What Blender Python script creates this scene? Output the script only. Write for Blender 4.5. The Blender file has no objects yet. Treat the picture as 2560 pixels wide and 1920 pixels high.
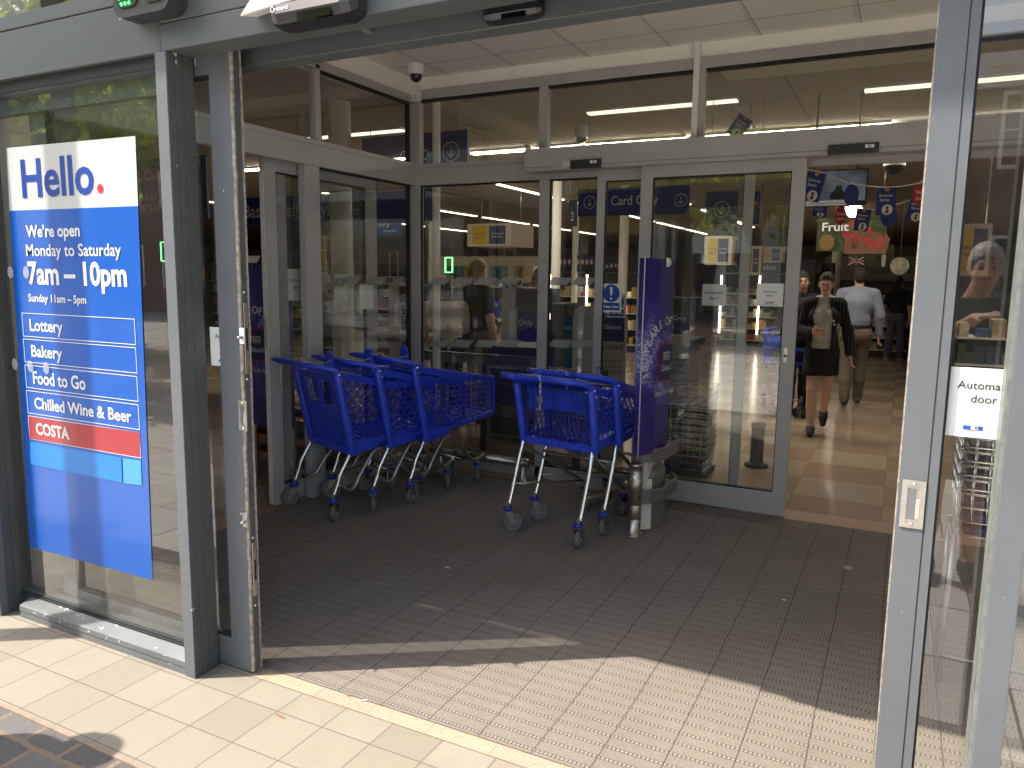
import bpy, math, random
import numpy as np
from mathutils import Matrix, Vector
R = math.radians
scn = bpy.context.scene
col = scn.collection

# ---------------------------------------------------------------- camera
FPX, YAW, PITCH, ROLL, EYE = 1907.09, R(27.006), R(-8.002), R(0.736), 1.6
_f = Vector((-math.sin(YAW)*math.cos(PITCH), math.cos(YAW)*math.cos(PITCH), math.sin(PITCH)))
_r = Vector((math.cos(YAW), math.sin(YAW), 0)); _u = _r.cross(_f)
_r, _u = math.cos(ROLL)*_r + math.sin(ROLL)*_u, -math.sin(ROLL)*_r + math.cos(ROLL)*_u
cam_d = bpy.data.cameras.new('camera'); cam = bpy.data.objects.new('camera', cam_d); col.objects.link(cam)
cam_d.sensor_width = 36; cam_d.lens = FPX/2560*36; cam_d.clip_start = 0.02; cam_d.clip_end = 500
cam.matrix_world = Matrix(((_r.x,_u.x,-_f.x,0),(_r.y,_u.y,-_f.y,0),(_r.z,_u.z,-_f.z,EYE),(0,0,0,1)))
scn.camera = cam
# ---------------------------------------------------------------- sky and sun
SUN_H = Vector((.83,.557)).normalized(); SUN_EL = R(52)
w = bpy.data.worlds.new('World'); scn.world = w; w.use_nodes = True
nt = w.node_tree; sky = nt.nodes.new('ShaderNodeTexSky'); sky.sky_type = 'NISHITA'; sky.sun_disc = False
sky.dust_density = 3.0; sky.air_density = 1.2; sky.ozone_density = .6; sky.sun_elevation = SUN_EL; sky.sun_rotation = math.atan2(-SUN_H.x, -SUN_H.y)
bg = nt.nodes['Background']; bg.inputs[1].default_value = 0.14
nt.links.new(sky.outputs[0], bg.inputs[0])
sd = bpy.data.lights.new('sun','SUN'); sd.energy = 3.3; sd.angle = R(0.5); sd.color = (1,.93,.82)
so = bpy.data.objects.new('sun', sd); col.objects.link(so)
so.rotation_euler = Vector((SUN_H.x*math.cos(SUN_EL), SUN_H.y*math.cos(SUN_EL), -math.sin(SUN_EL))).to_track_quat('-Z','Y').to_euler()
so.location = (-8,-6,12)
scn.view_settings.view_transform = 'Standard'; scn.view_settings.look = 'None'
scn.view_settings.exposure = 1.5; scn.view_settings.gamma = 1
scn.render.engine = 'CYCLES'
scn.cycles.max_bounces = 14; scn.cycles.diffuse_bounces = 8; scn.cycles.glossy_bounces = 5
scn.cycles.transparent_max_bounces = 24; scn.cycles.transmission_bounces = 4
scn.cycles.caustics_reflective = False; scn.cycles.caustics_refractive = False
scn.cycles.use_denoising = True
scn.cycles.sample_clamp_indirect = 6

# ---------------------------------------------------------------- helpers
def P(x, y, X=None, Y=None, Z=None):
    """point of the real world under photo pixel (2560 x 1920) on the plane X, Y or Z = const"""
    d = _f + (x-1280)/FPX*_r - (y-960)/FPX*_u
    t = X/d.x if X is not None else Y/d.y if Y is not None else (Z-EYE)/d.z
    return Vector((0,0,EYE)) + d*t
def rnd(a, b): return random.uniform(a, b)
random.seed(7)

def mat(name, c, rough=.5, metal=0., var=.0, vs=6., bump=0., bs=80., spec=.5, chip=None, emit=0., coat=0., dirt=0.):
    m = bpy.data.materials.new(name); m.use_nodes = True; n = m.node_tree.nodes; l = m.node_tree.links
    b = n['Principled BSDF']; b.inputs['Roughness'].default_value = rough; b.inputs['Metallic'].default_value = metal
    b.inputs['Specular IOR Level'].default_value = spec; b.inputs['Base Color'].default_value = (*c,1)
    if coat: b.inputs['Coat Weight'].default_value = coat; b.inputs['Coat Roughness'].default_value = .08
    if emit:
        b.inputs['Emission Color'].default_value = (*c,1); b.inputs['Emission Strength'].default_value = emit
    geo = n.new('ShaderNodeNewGeometry'); src = None
    if var:
        no = n.new('ShaderNodeTexNoise'); no.inputs['Scale'].default_value = vs; no.inputs['Detail'].default_value = 6; no.inputs['Roughness'].default_value = .65
        l.new(geo.outputs['Position'], no.inputs['Vector'])
        mx = n.new('ShaderNodeMix'); mx.data_type = 'RGBA'
        mx.inputs[6].default_value = (*[max(0,v*(1-var)) for v in c],1); mx.inputs[7].default_value = (*[min(1,v*(1+var)) for v in c],1)
        rp = n.new('ShaderNodeMapRange'); rp.inputs[1].default_value = .3; rp.inputs[2].default_value = .7
        l.new(no.outputs[0], rp.inputs[0]); l.new(rp.outputs[0], mx.inputs[0]); src = mx.outputs[2]
        rr = n.new('ShaderNodeMapRange'); rr.inputs[1].default_value=.3; rr.inputs[2].default_value=.7; rr.inputs[3].default_value = max(.02,rough*.8); rr.inputs[4].default_value = min(1,rough*1.25)
        l.new(no.outputs[0], rr.inputs[0]); l.new(rr.outputs[0], b.inputs['Roughness'])
    if chip:
        vo = n.new('ShaderNodeTexNoise'); vo.inputs['Scale'].default_value = chip[1]; vo.inputs['Detail'].default_value = 4
        l.new(geo.outputs['Position'], vo.inputs['Vector'])
        th = n.new('ShaderNodeMath'); th.operation = 'GREATER_THAN'; th.inputs[1].default_value = chip[2]
        l.new(vo.outputs[0], th.inputs[0])
        mx2 = n.new('ShaderNodeMix'); mx2.data_type = 'RGBA'; mx2.inputs[6].default_value = (*c,1); mx2.inputs[7].default_value = (*chip[0],1)
        if src: l.new(src, mx2.inputs[6])
        l.new(th.outputs[0], mx2.inputs[0]); src = mx2.outputs[2]
    if src: l.new(src, b.inputs['Base Color'])
    if bump:
        bn = n.new('ShaderNodeTexNoise'); bn.inputs['Scale'].default_value = bs; bn.inputs['Detail'].default_value = 5
        l.new(geo.outputs['Position'], bn.inputs['Vector'])
        bp = n.new('ShaderNodeBump'); bp.inputs['Strength'].default_value = bump; bp.inputs['Distance'].default_value = .004
        l.new(bn.outputs[0], bp.inputs['Height']); l.new(bp.outputs[0], b.inputs['Normal'])
    return m

class NT:
    """tiny helper to wire node materials"""
    def __init__(s, name):
        s.m = bpy.data.materials.new(name); s.m.use_nodes = True; s.n = s.m.node_tree.nodes; s.l = s.m.node_tree.links
        s.b = s.n['Principled BSDF']; g = s.n.new('ShaderNodeNewGeometry'); s.pos = g.outputs['Position']
        x = s.n.new('ShaderNodeSeparateXYZ'); s.l.new(s.pos, x.inputs[0]); s.x, s.y, s.z = x.outputs
    def put(s, v, sock):
        if isinstance(v, (int,float)): sock.default_value = v
        elif isinstance(v, tuple): sock.default_value = (*v,1) if len(v)==3 and len(sock.default_value)==4 else v
        else: s.l.new(v, sock)
    def math(s, op, a, b=0., c=0.):
        k = s.n.new('ShaderNodeMath'); k.operation = op; s.put(a,k.inputs[0]); s.put(b,k.inputs[1]); s.put(c,k.inputs[2]); return k.outputs[0]
    def noise(s, scale, detail=4, vec=None, rough=.6):
        k = s.n.new('ShaderNodeTexNoise'); k.inputs['Scale'].default_value = scale; k.inputs['Detail'].default_value = detail; k.inputs['Roughness'].default_value = rough
        s.l.new(vec or s.pos, k.inputs['Vector']); return k.outputs[0]
    def vec(s, x, y, z):
        k = s.n.new('ShaderNodeCombineXYZ'); s.put(x,k.inputs[0]); s.put(y,k.inputs[1]); s.put(z,k.inputs[2]); return k.outputs[0]
    def rng(s, v, a, b, c=0., d=1.):
        k = s.n.new('ShaderNodeMapRange'); s.put(v,k.inputs[0])
        for i,q in enumerate((a,b,c,d)): k.inputs[i+1].default_value = q
        return k.outputs[0]
    def mix(s, f, a, b):
        k = s.n.new('ShaderNodeMix'); k.data_type = 'RGBA'; s.put(f,k.inputs[0]); s.put(a,k.inputs[6]); s.put(b,k.inputs[7]); return k.outputs[2]
    def line(s, v, period, off, width):
        """1 inside a line of the given width every period"""
        q = s.math('FRACT', s.math('DIVIDE', s.math('SUBTRACT', v, off-width/2), period))
        return s.math('LESS_THAN', q, width/period)
    def cell(s, v, period, off): return s.math('FLOOR', s.math('DIVIDE', s.math('SUBTRACT', v, off), period))
    def hash(s, a, b=0.):
        k = s.n.new('ShaderNodeTexWhiteNoise'); k.noise_dimensions = '2D'; s.l.new(s.vec(a,b,0.), k.inputs['Vector']); return k.outputs[0]
    def bump(s, h, st=.3, dist=.004):
        k = s.n.new('ShaderNodeBump'); k.inputs['Strength'].default_value = st; k.inputs['Distance'].default_value = dist
        s.l.new(h, k.inputs['Height']); s.l.new(k.outputs[0], s.b.inputs['Normal'])
    def out(s, colr, rough=.6, spec=.5):
        s.put(colr, s.b.inputs['Base Color']); s.put(rough, s.b.inputs['Roughness']); s.b.inputs['Specular IOR Level'].default_value = spec; return s.m

def glass(name, tint=(.93,.95,.93), k=1.0, base=.05, dust=.02):
    m = bpy.data.materials.new(name); m.use_nodes = True; n = m.node_tree.nodes; l = m.node_tree.links; n.clear()
    o = n.new('ShaderNodeOutputMaterial'); tr = n.new('ShaderNodeBsdfTransparent'); tr.inputs[0].default_value = (*tint,1)
    gl = n.new('ShaderNodeBsdfGlossy'); gl.inputs['Roughness'].default_value = 0.0; gl.inputs[0].default_value = (1,1,1,1)
    lw = n.new('ShaderNodeLayerWeight'); lw.inputs[0].default_value = .5; pw = n.new('ShaderNodeMath'); pw.operation = 'POWER'; pw.inputs[1].default_value = 5; l.new(lw.outputs['Facing'], pw.inputs[0]); fr = n.new('ShaderNodeMath'); fr.operation = 'MULTIPLY_ADD'; fr.inputs[1].default_value = .96; fr.inputs[2].default_value = .042; l.new(pw.outputs[0], fr.inputs[0])
    g = n.new('ShaderNodeNewGeometry')
    no = n.new('ShaderNodeTexNoise'); no.inputs['Scale'].default_value = 2.2; no.inputs['Detail'].default_value = 1.5; l.new(g.outputs['Position'], no.inputs['Vector'])
    bp = n.new('ShaderNodeBump'); bp.inputs['Strength'].default_value = .006; bp.inputs['Distance'].default_value = .05; l.new(no.outputs[0], bp.inputs['Height'])
    l.new(bp.outputs[0], gl.inputs['Normal'])
    a = n.new('ShaderNodeMath'); a.operation = 'MULTIPLY_ADD'; a.inputs[1].default_value = k; a.inputs[2].default_value = base; a.use_clamp = True; l.new(fr.outputs[0], a.inputs[0])
    mx = n.new('ShaderNodeMixShader'); l.new(a.outputs[0], mx.inputs[0]); l.new(tr.outputs[0], mx.inputs[1]); l.new(gl.outputs[0], mx.inputs[2])
    # a film of dust on the pane
    df = n.new('ShaderNodeBsdfDiffuse'); df.inputs[0].default_value = (.75,.74,.7,1)
    dn = n.new('ShaderNodeTexNoise'); dn.inputs['Scale'].default_value = 5; dn.inputs['Detail'].default_value = 8; dn.inputs['Roughness'].default_value = .75; l.new(g.outputs['Position'], dn.inputs['Vector'])
    dm = n.new('ShaderNodeMapRange'); dm.inputs[1].default_value = .35; dm.inputs[2].default_value = .8; dm.inputs[3].default_value = dust*.4; dm.inputs[4].default_value = dust*2; l.new(dn.outputs[0], dm.inputs[0])
    m2 = n.new('ShaderNodeMixShader'); l.new(dm.outputs[0], m2.inputs[0]); l.new(mx.outputs[0], m2.inputs[1]); l.new(df.outputs[0], m2.inputs[2])
    l.new(m2.outputs[0], o.inputs[0]); return m

_tc = {}
def text_geo(s, bold=0.):
    key = (s, bold)
    if key in _tc: return _tc[key]
    c = bpy.data.curves.new('t','FONT'); c.body = s; c.size = 1; c.offset = bold; c.resolution_u = 3
    o = bpy.data.objects.new('t', c); col.objects.link(o); bpy.context.view_layer.update()
    me = bpy.data.meshes.new_from_object(o.evaluated_get(bpy.context.evaluated_depsgraph_get()))
    v = [(a.co.x, a.co.y) for a in me.vertices]; f = [tuple(p.vertices) for p in me.polygons]
    bpy.data.objects.remove(o); bpy.data.curves.remove(c); bpy.data.meshes.remove(me)
    _tc[key] = (v, f); return v, f
CAP = None
def unit(v): v = Vector(v); return v.normalized()

class MB:
    def __init__(s, M=None): s.v=[]; s.f=[]; s.mi=[]; s.sm=[]; s.M=M
    def add(s, vs, fs, m=0, smooth=False):
        o = len(s.v)
        for p in vs:
            p = Vector(p); s.v.append(s.M @ p if s.M else p)
        for q in fs: s.f.append(tuple(i+o for i in q)); s.mi.append(m); s.sm.append(smooth)
        return s
    def box(s, a, b, m=0):
        x0,y0,z0 = [min(p,q) for p,q in zip(a,b)]; x1,y1,z1 = [max(p,q) for p,q in zip(a,b)]
        return s.hexa([(x0,y0,z0),(x1,y0,z0),(x1,y1,z0),(x0,y1,z0),(x0,y0,z1),(x1,y0,z1),(x1,y1,z1),(x0,y1,z1)], m)
    def hexa(s, v, m=0): return s.add(v, [(3,2,1,0),(4,5,6,7),(0,1,5,4),(1,2,6,5),(2,3,7,6),(3,0,4,7)], m)
    def quad(s, a, b, c, d, m=0): return s.add([a,b,c,d], [(0,1,2,3)], m)
    def prism(s, pts, o, u, v, t, m=0):
        """outline pts in the (u, v) plane at o, thickness vector t"""
        o,u,v,t = Vector(o),Vector(u),Vector(v),Vector(t); n = len(pts)
        fr = [o+u*a+v*b for a,b in pts]; bk = [p+t for p in fr]
        if u.cross(v).dot(t) > 0: fr, bk = bk, fr
        s.add(fr+bk, [tuple(range(n)), tuple(range(2*n-1,n-1,-1))], m)
        return s.add(fr+bk, [(i, n+i, n+(i+1)%n, (i+1)%n) for i in range(n)], m)
    def bar(s, a, b, w, h, up=(0,0,1), m=0):
        a,b = Vector(a),Vector(b); d = (b-a); 
        if d.length < 1e-6: return s
        d.normalize(); x = d.cross(Vector(up))
        if x.length < 1e-4: x = d.cross(Vector((1,0,0)))
        x.normalize(); y = x.cross(d); x = x*(w/2); y = y*(h/2)
        return s.hexa([a-x-y,a+x-y,b+x-y,b-x-y,a-x+y,a+x+y,b+x+y,b-x+y], m)
    def tube(s, path, r, n=8, m=0, closed=False, ry=None):
        P_ = [Vector(p) for p in path]; k = len(P_); rs = r if isinstance(r,(list,tuple)) else [r]*k
        vs=[]; prev=None
        for i,p in enumerate(P_):
            a = P_[(i-1)%k] if (i>0 or closed) else p; b = P_[(i+1)%k] if (i<k-1 or closed) else p
            t = (b-a).normalized()
            if prev is None:
                x = t.cross(Vector((0,0,1)))
                if x.length < 1e-3: x = t.cross(Vector((1,0,0)))
            else: x = prev - t*prev.dot(t)
            x.normalize(); prev = x; y = t.cross(x)
            for j in range(n):
                q = 2*math.pi*j/n; vs.append(p + x*math.cos(q)*rs[i] + y*math.sin(q)*(ry or rs[i]))
        fs=[]; e = k if closed else k-1
        for i in range(e):
            for j in range(n):
                a=i*n+j; b=i*n+(j+1)%n; c=((i+1)%k)*n+(j+1)%n; d=((i+1)%k)*n+j; fs.append((a,b,c,d))
        s.add(vs, fs, m, True)
        if not closed:
            o=len(s.v)-len(vs); s.f += [tuple(o+j for j in reversed(range(n))), tuple(o+(k-1)*n+j for j in range(n))]; s.mi += [m,m]; s.sm += [False,False]
        return s
    def lathe(s, prof, o, n=20, m=0, axis=(0,0,1)):
        z = unit(axis); x = z.orthogonal().normalized(); y = z.cross(x); o = Vector(o); vs=[]
        for r,h in prof:
            for j in range(n):
                q=2*math.pi*j/n; vs.append(o+z*h+x*(r*math.cos(q))+y*(r*math.sin(q)))
        fs=[(i*n+j,i*n+(j+1)%n,(i+1)*n+(j+1)%n,(i+1)*n+j) for i in range(len(prof)-1) for j in range(n)]
        s.add(vs, fs, m, True); k=len(vs); 
        if prof[0][0] > 1e-5: s.add(vs[:n], [tuple(reversed(range(n)))], m)
        if prof[-1][0] > 1e-5: s.add(vs[-n:], [tuple(range(n))], m)
        return s
    def ell(s, c, r, n=14, m=0):
        c=Vector(c); k=n//2; vs=[]; 
        for i in range(k+1):
            t=math.pi*i/k
            for j in range(n):
                q=2*math.pi*j/n; vs.append(c+Vector((r[0]*math.sin(t)*math.cos(q), r[1]*math.sin(t)*math.sin(q), r[2]*math.cos(t))))
        fs=[((i+1)*n+j,(i+1)*n+(j+1)%n,i*n+(j+1)%n,i*n+j) for i in range(k) for j in range(n)]
        return s.add(vs, fs, m, True)
    def disc(s, c, u, v, ru, rv=None, n=28, m=0):
        c,u,v=Vector(c),Vector(u),Vector(v); rv=rv or ru
        return s.add([c+u*(ru*math.cos(2*math.pi*i/n))+v*(rv*math.sin(2*math.pi*i/n)) for i in range(n)], [tuple(range(n))], m)
    def ring(s, c, u, v, ru, rv, w, n=32, m=0):
        c,u,v=Vector(c),Vector(u),Vector(v); vs=[]
        for i in range(n):
            a,b=math.cos(2*math.pi*i/n),math.sin(2*math.pi*i/n); vs += [c+u*ru*a+v*rv*b, c+u*(ru-w)*a+v*(rv-w)*b]
        return s.add(vs, [(2*i,2*((i+1)%n),2*((i+1)%n)+1,2*i+1) for i in range(n)], m)
    def text(s, t, o, u, v, cap, width=None, bold=.012, m=0, align='L', arc=None):
        global CAP
        vs,fs = text_geo(t, bold)
        if not vs: return s
        if CAP is None: CAP = max(p[1] for p in text_geo('H',0.)[0])
        o,u,v = Vector(o),unit(u),unit(v); k=cap/CAP; x0=min(p[0] for p in vs); x1=max(p[0] for p in vs); kx=k if width is None else width/(x1-x0)
        sh = {'L':x0,'C':(x0+x1)/2,'R':x1}[align]
        return s.add([o+u*((p[0]-sh)*kx)+v*(p[1]*k) for p in vs], fs, m)
    def frame(s, o, u, v, W, H, t, d, m=0):
        """rectangular ring of bar width t and depth vector d"""
        o,u,v,d=Vector(o),unit(u),unit(v),Vector(d)
        for a,b,e,f in ((0,W,0,t),(0,W,H-t,H),(0,t,t,H-t),(W-t,W,t,H-t)):
            s.prism([(a,e),(b,e),(b,f),(a,f)], o, u, v, d, m)
        return s
    def build(s, name, mats, parent=None, bevel=0., seg=2, sub=0, local=False):
        me=bpy.data.meshes.new(name)
        vs=s.v
        if parent is not None and not local:
            inv=parent_matrix(parent).inverted(); vs=[inv@p for p in vs]
        me.from_pydata([tuple(p) for p in vs],[],s.f)
        for q in (mats if isinstance(mats,(list,tuple)) else [mats]): me.materials.append(q)
        me.polygons.foreach_set('material_index', s.mi); me.polygons.foreach_set('use_smooth', s.sm); me.update()
        o=bpy.data.objects.new(name,me); col.objects.link(o)
        if parent is not None: o.parent=parent
        if bevel:
            b=o.modifiers.new('b','BEVEL'); b.width=bevel; b.segments=seg; b.limit_method='ANGLE'; b.angle_limit=R(50); b.use_clamp_overlap=True
        return o
def parent_matrix(o):
    m=Matrix.Translation(o.location) @ Matrix.Rotation(o.rotation_euler.z,4,'Z')
    return parent_matrix(o.parent) @ m if o.parent else m
def tag(o, label=None, cat=None, group=None, kind=None):
    for k,v in (('label',label),('category',cat),('group',group),('kind',kind)):
        if v: o[k]=v
    return o
def thing(name, loc, label, cat, rz=0., group=None):
    o=bpy.data.objects.new(name,None); o.empty_display_size=.1; o.location=loc; o.rotation_euler=(0,0,rz); col.objects.link(o)
    return tag(o,label,cat,group)
def kids(o): return [c for c in bpy.data.objects if c.parent is o]
def dup(o, loc=None, rz=None, label=None):
    def cp(q, par):
        c=q.copy(); col.objects.link(c)
        if par: c.parent=par
        for ch in KID.get(q.name,[]): cp(ch,c)
        return c
    KID={}
    for q in bpy.data.objects:
        if q.parent: KID.setdefault(q.parent.name,[]).append(q)
    c=cp(o,None)
    if loc is not None: c.location=loc
    if rz is not None: c.rotation_euler=(0,0,rz)
    if label: c['label']=label
    return c
def bez(pts, n=6):
    """Catmull-Rom through pts"""
    q=[Vector(p) for p in pts]; q=[q[0]*2-q[1]]+q+[q[-1]*2-q[-2]]; out=[]
    for i in range(1,len(q)-2):
        a,b,c,d=q[i-1:i+3]
        for k in range(n):
            t=k/n; out.append(.5*((2*b)+(c-a)*t+(2*a-5*b+4*c-d)*t*t+(3*b-a-3*c+d)*t**3))
    return out+[q[-2]]
X,Y_,Z=Vector((1,0,0)),Vector((0,1,0)),Vector((0,0,1))

# ---------------------------------------------------------------- materials
M_reveal = mat('dark_reveal',(.075,.078,.076),.45,var=.12,vs=5,chip=((.4,.38,.34),26,.74))  # darker grey than the post fronts, for the depth behind them
M_door = mat('door_leaf_paint',(.118,.13,.142),.4,var=.06,vs=3,chip=((.5,.48,.44),26,.75))
M_frame = mat('grey_frame_paint',(.082,.092,.096),.42,var=.07,vs=3,bump=.03,bs=300,chip=((.6,.58,.52),26,.735))
M_frame_in = mat('grey_frame_paint_inside',(.42,.415,.405),.5,var=.06,vs=3)
M_seal = mat('black_rubber_seal',(.012,.012,.013),.7)
M_brush = mat('worn_brush_seal',(.33,.29,.24),.9,var=.5,vs=60,bump=.8,bs=200)
M_alu = mat('bare_aluminium',(.55,.52,.48),.35,.9,var=.1,vs=30)
M_white = mat('white_plaster',(.9,.87,.81),.85,var=.03,vs=2)
M_whitep = mat('white_plastic',(.78,.77,.74),.4)
M_paper = mat('white_paper',(.8,.82,.79),.7)
M_black = mat('black_plastic',(.02,.02,.022),.28,spec=.6)
M_blackm = mat('black_matt_plastic',(.03,.03,.032),.55)
M_navy = mat('navy_panel',(.014,.03,.12),.45)
M_blue = mat('poster_blue',(.001,.085,.42),.3,coat=.3)
M_red = mat('poster_red',(.34,.01,.02),.3,coat=.4)
M_redsign = mat('red_card',(.55,.02,.03),.5)
M_lblue = mat('pale_blue_patch',(.012,.2,.6),.3,var=.06,vs=9)
M_lblue2 = mat('lighter_blue_patch',(.06,.31,.66),.3)
M_hello = mat('poster_blue_letters',(.003,.04,.28),.4)
M_letter = mat('white_letters',(.66,.67,.67),.5)
M_dark = mat('dark_letters',(.03,.032,.04),.6)
M_yellow = mat('yellow_panel',(.62,.42,.02),.5)
M_chrome = mat('chrome_tube',(.78,.76,.73),.16,1,var=.03,vs=20)
M_steel = mat('brushed_steel',(.5,.46,.41),.3,1,var=.12,vs=14)
M_darksteel = mat('dull_steel_frame',(.36,.35,.34),.33,.85,var=.12,vs=12)
M_trolley = mat('blue_plastic',(.023,.058,.58),.36,var=.16,vs=9,spec=.5,chip=((.12,.16,.5),70,.735))
M_ring = mat('blue_caster_ring',(.02,.035,.33),.4)
M_tyre = mat('grey_rubber_tyre',(.15,.15,.15),.7,var=.12,vs=30)
M_hub = mat('grey_wheel_hub',(.46,.46,.45),.6)
M_wire = mat('blue_wire',(.01,.022,.17),.35)
M_tesgrey = mat('gate_grey_plastic',(.2,.19,.17),.45)
M_ivory = mat('gate_ivory_plastic',(.82,.79,.7),.5)
M_wood = mat('shelf_wood',(.3,.17,.1),.55,var=.2,vs=8)
M_skin = mat('skin',(.58,.34,.24),.55,var=.06,vs=20)
M_hair = mat('dark_hair',(.022,.014,.01),.8,var=.3,vs=60)
M_hairb = mat('fair_hair',(.24,.14,.07),.5,var=.3,vs=70)
M_hairg = mat('grey_hair',(.42,.4,.37),.6,var=.3,vs=70)
M_glass = glass('front_glass',(.9,.92,.9),2.6,0.,.008)
M_glass_in = glass('lobby_glass',(.9,.92,.89),2.6,.02,.008)
M_gedge = mat('green_glass_edge',(.2,.28,.25),.2,var=.1)
M_frost = mat('frosted_vinyl',(.5,.5,.47),.8)
# frosted manifestation: half transparent
def frosted(nm='frosted_film',c=(.42,.42,.39),a=.62):
    m=bpy.data.materials.new(nm); m.use_nodes=True; n=m.node_tree.nodes; l=m.node_tree.links
    t=n.new('ShaderNodeBsdfTransparent'); x=n.new('ShaderNodeMixShader'); x.inputs[0].default_value=a
    b=n['Principled BSDF']; b.inputs['Base Color'].default_value=(*c,1); b.inputs['Roughness'].default_value=.8
    l.new(t.outputs[0],x.inputs[1]); l.new(b.outputs[0],x.inputs[2]); l.new(x.outputs[0],n['Material Output'].inputs[0]); return m
M_frost=frosted(); M_dot=frosted('glass_dot_film',(.5,.54,.52),.5)
def tube_light(e):
    return mat('lit_tube_%d'%int(e*10),(1,.89,.7),.5,emit=e)
M_tube=tube_light(20.0); M_tubefar=tube_light(3.0)
M_tubedim=tube_light(.55)
# ================================================================ GROUND
def tile_mat():
    t=NT('cream_paving_tile'); px,py=.2108,.2155
    g=t.math('MAXIMUM', t.line(t.x,px,-1.104,.005), t.line(t.y,py,1.517,.005))
    h=t.hash(t.cell(t.x,px,-1.104), t.cell(t.y,py,1.517))
    base=t.mix(t.rng(h,0,1), (.235,.21,.165), (.285,.258,.208))
    st=t.rng(t.noise(5,6),.45,.72); sp=t.rng(t.noise(150,3),.56,.68)
    base=t.mix(t.math('MULTIPLY',st,.6), base, (.25,.22,.18)); base=t.mix(t.math('MULTIPLY',sp,.45), base, (.22,.2,.17))
    stn=t.math('MULTIPLY',t.math('GREATER_THAN',t.noise(17,3),.69),t.rng(t.noise(2.1,2),.5,.62)); base=t.mix(t.math('MULTIPLY',stn,.55),base,(.2,.12,.06))
    c=t.mix(g, base, (.14,.12,.105)); t.bump(t.math('ADD', t.math('MULTIPLY',g,-1.), t.math('MULTIPLY',t.noise(150,3),.12)), .35, .003)
    return t.out(c, t.rng(t.noise(9,4),.3,.7,.5,.75), .35)
def mat_mat():
    t=NT('ribbed_entrance_matting')
    bn=t.math('ADD', t.y, t.math('MULTIPLY', t.math('SUBTRACT', t.noise(3,2), .5), .006))
    rib=t.line(bn,.0668,2.313,.019); ribc=t.line(bn,.0668,2.313,.008)
    cellx=t.math('FLOOR', t.math('DIVIDE', t.y, .8))
    xo=t.math('ADD', t.x, t.math('MULTIPLY', t.hash(cellx,3.), .008))
    jo=t.line(t.math('ADD',xo,t.math('MULTIPLY', t.math('SUBTRACT', t.noise(2.3,2), .5), .012)),.2065,-.178,.005)
    # twisted loops: small dark dots either side of a pale bead
    lp=t.math('ABSOLUTE', t.math('SINE', t.math('MULTIPLY', t.x, 210.)))
    fine=t.noise(230,4); wide=t.noise(2.2,5)
    base=t.mix(t.rng(wide,.3,.7), (.222,.192,.16), (.275,.242,.203))
    base=t.mix(t.math('MULTIPLY',t.rng(fine,.38,.62),.62), base, (.14,.125,.112))
    base=t.mix(t.math('MULTIPLY',rib,t.rng(lp,.2,.8,.68,.25)), base, (.06,.053,.05))
    base=t.mix(t.math('MULTIPLY',ribc,t.rng(lp,.4,.9,0,.7)), base, (.36,.33,.295))
    base=t.mix(t.math('MULTIPLY',jo,.7), base, (.06,.053,.05))
    lint=t.math('GREATER_THAN', t.noise(95,1), .79); base=t.mix(t.math('MULTIPLY',lint,.5), base, (.45,.44,.41))
    hgt=t.math('ADD', t.math('MULTIPLY',t.math('MAXIMUM',rib,jo),-.8), t.math('MULTIPLY',fine,.7)); t.bump(hgt,.75,.004)
    return t.out(base,.95,.1)
def sett_mat():
    t=NT('granite_setts'); px,py=.2,.125
    row=t.cell(t.y,py,1.40); xs=t.math('ADD',t.x,t.math('MULTIPLY',row,.09)); wob=t.math('MULTIPLY',t.math('SUBTRACT',t.noise(9,2),.5),.022)
    g=t.math('MAXIMUM', t.line(t.math('ADD',xs,wob),px,0.,.02), t.line(t.math('ADD',t.y,wob),py,1.40,.02))
    h=t.hash(t.cell(xs,px,0.),row); sp=t.noise(260,3)
    base=t.mix(h,(.085,.082,.08),(.135,.13,.126)); base=t.mix(t.math('MULTIPLY',t.rng(sp,.45,.65),.6),base,(.2,.19,.185))
    c=t.mix(g,base,(.22,.17,.12)); t.bump(t.math('ADD',t.math('MULTIPLY',g,-1.),t.math('MULTIPLY',sp,.45)),.8,.012); return t.out(c,.8,.25)
def slab_mat():
    t=NT('grey_street_slabs'); px,py=.9,.6
    row=t.cell(t.y,py,0.); xs=t.math('ADD',t.x,t.math('MULTIPLY',row,.41))
    g=t.math('MAXIMUM', t.line(xs,px,0.,.012), t.line(t.y,py,0.,.012))
    base=t.mix(t.hash(t.cell(xs,px,0.),row),(.45,.43,.4),(.56,.535,.5)); base=t.mix(t.math('MULTIPLY',t.rng(t.noise(1.3,6),.4,.7),.5),base,(.38,.36,.335))
    return t.out(t.mix(g,base,(.12,.11,.1)),.75,.3)
def terr_mat():
    t=NT('terrazzo_strip'); h=t.hash(t.cell(t.x,.255,-1.9),4.); base=t.mix(h,(.24,.16,.085),(.22,.12,.075))
    v=t.n.new('ShaderNodeTexVoronoi'); v.inputs['Scale'].default_value=170; t.l.new(t.pos,v.inputs['Vector'])
    base=t.mix(t.math('MULTIPLY',t.math('GREATER_THAN',t.math('FRACT',t.math('MULTIPLY',v.outputs['Distance'],3.7)),.55),.6),base,(.8,.72,.6))
    return t.out(t.mix(t.line(t.x,.255,-1.9,.004),base,(.3,.2,.13)),.5,.4)
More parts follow.
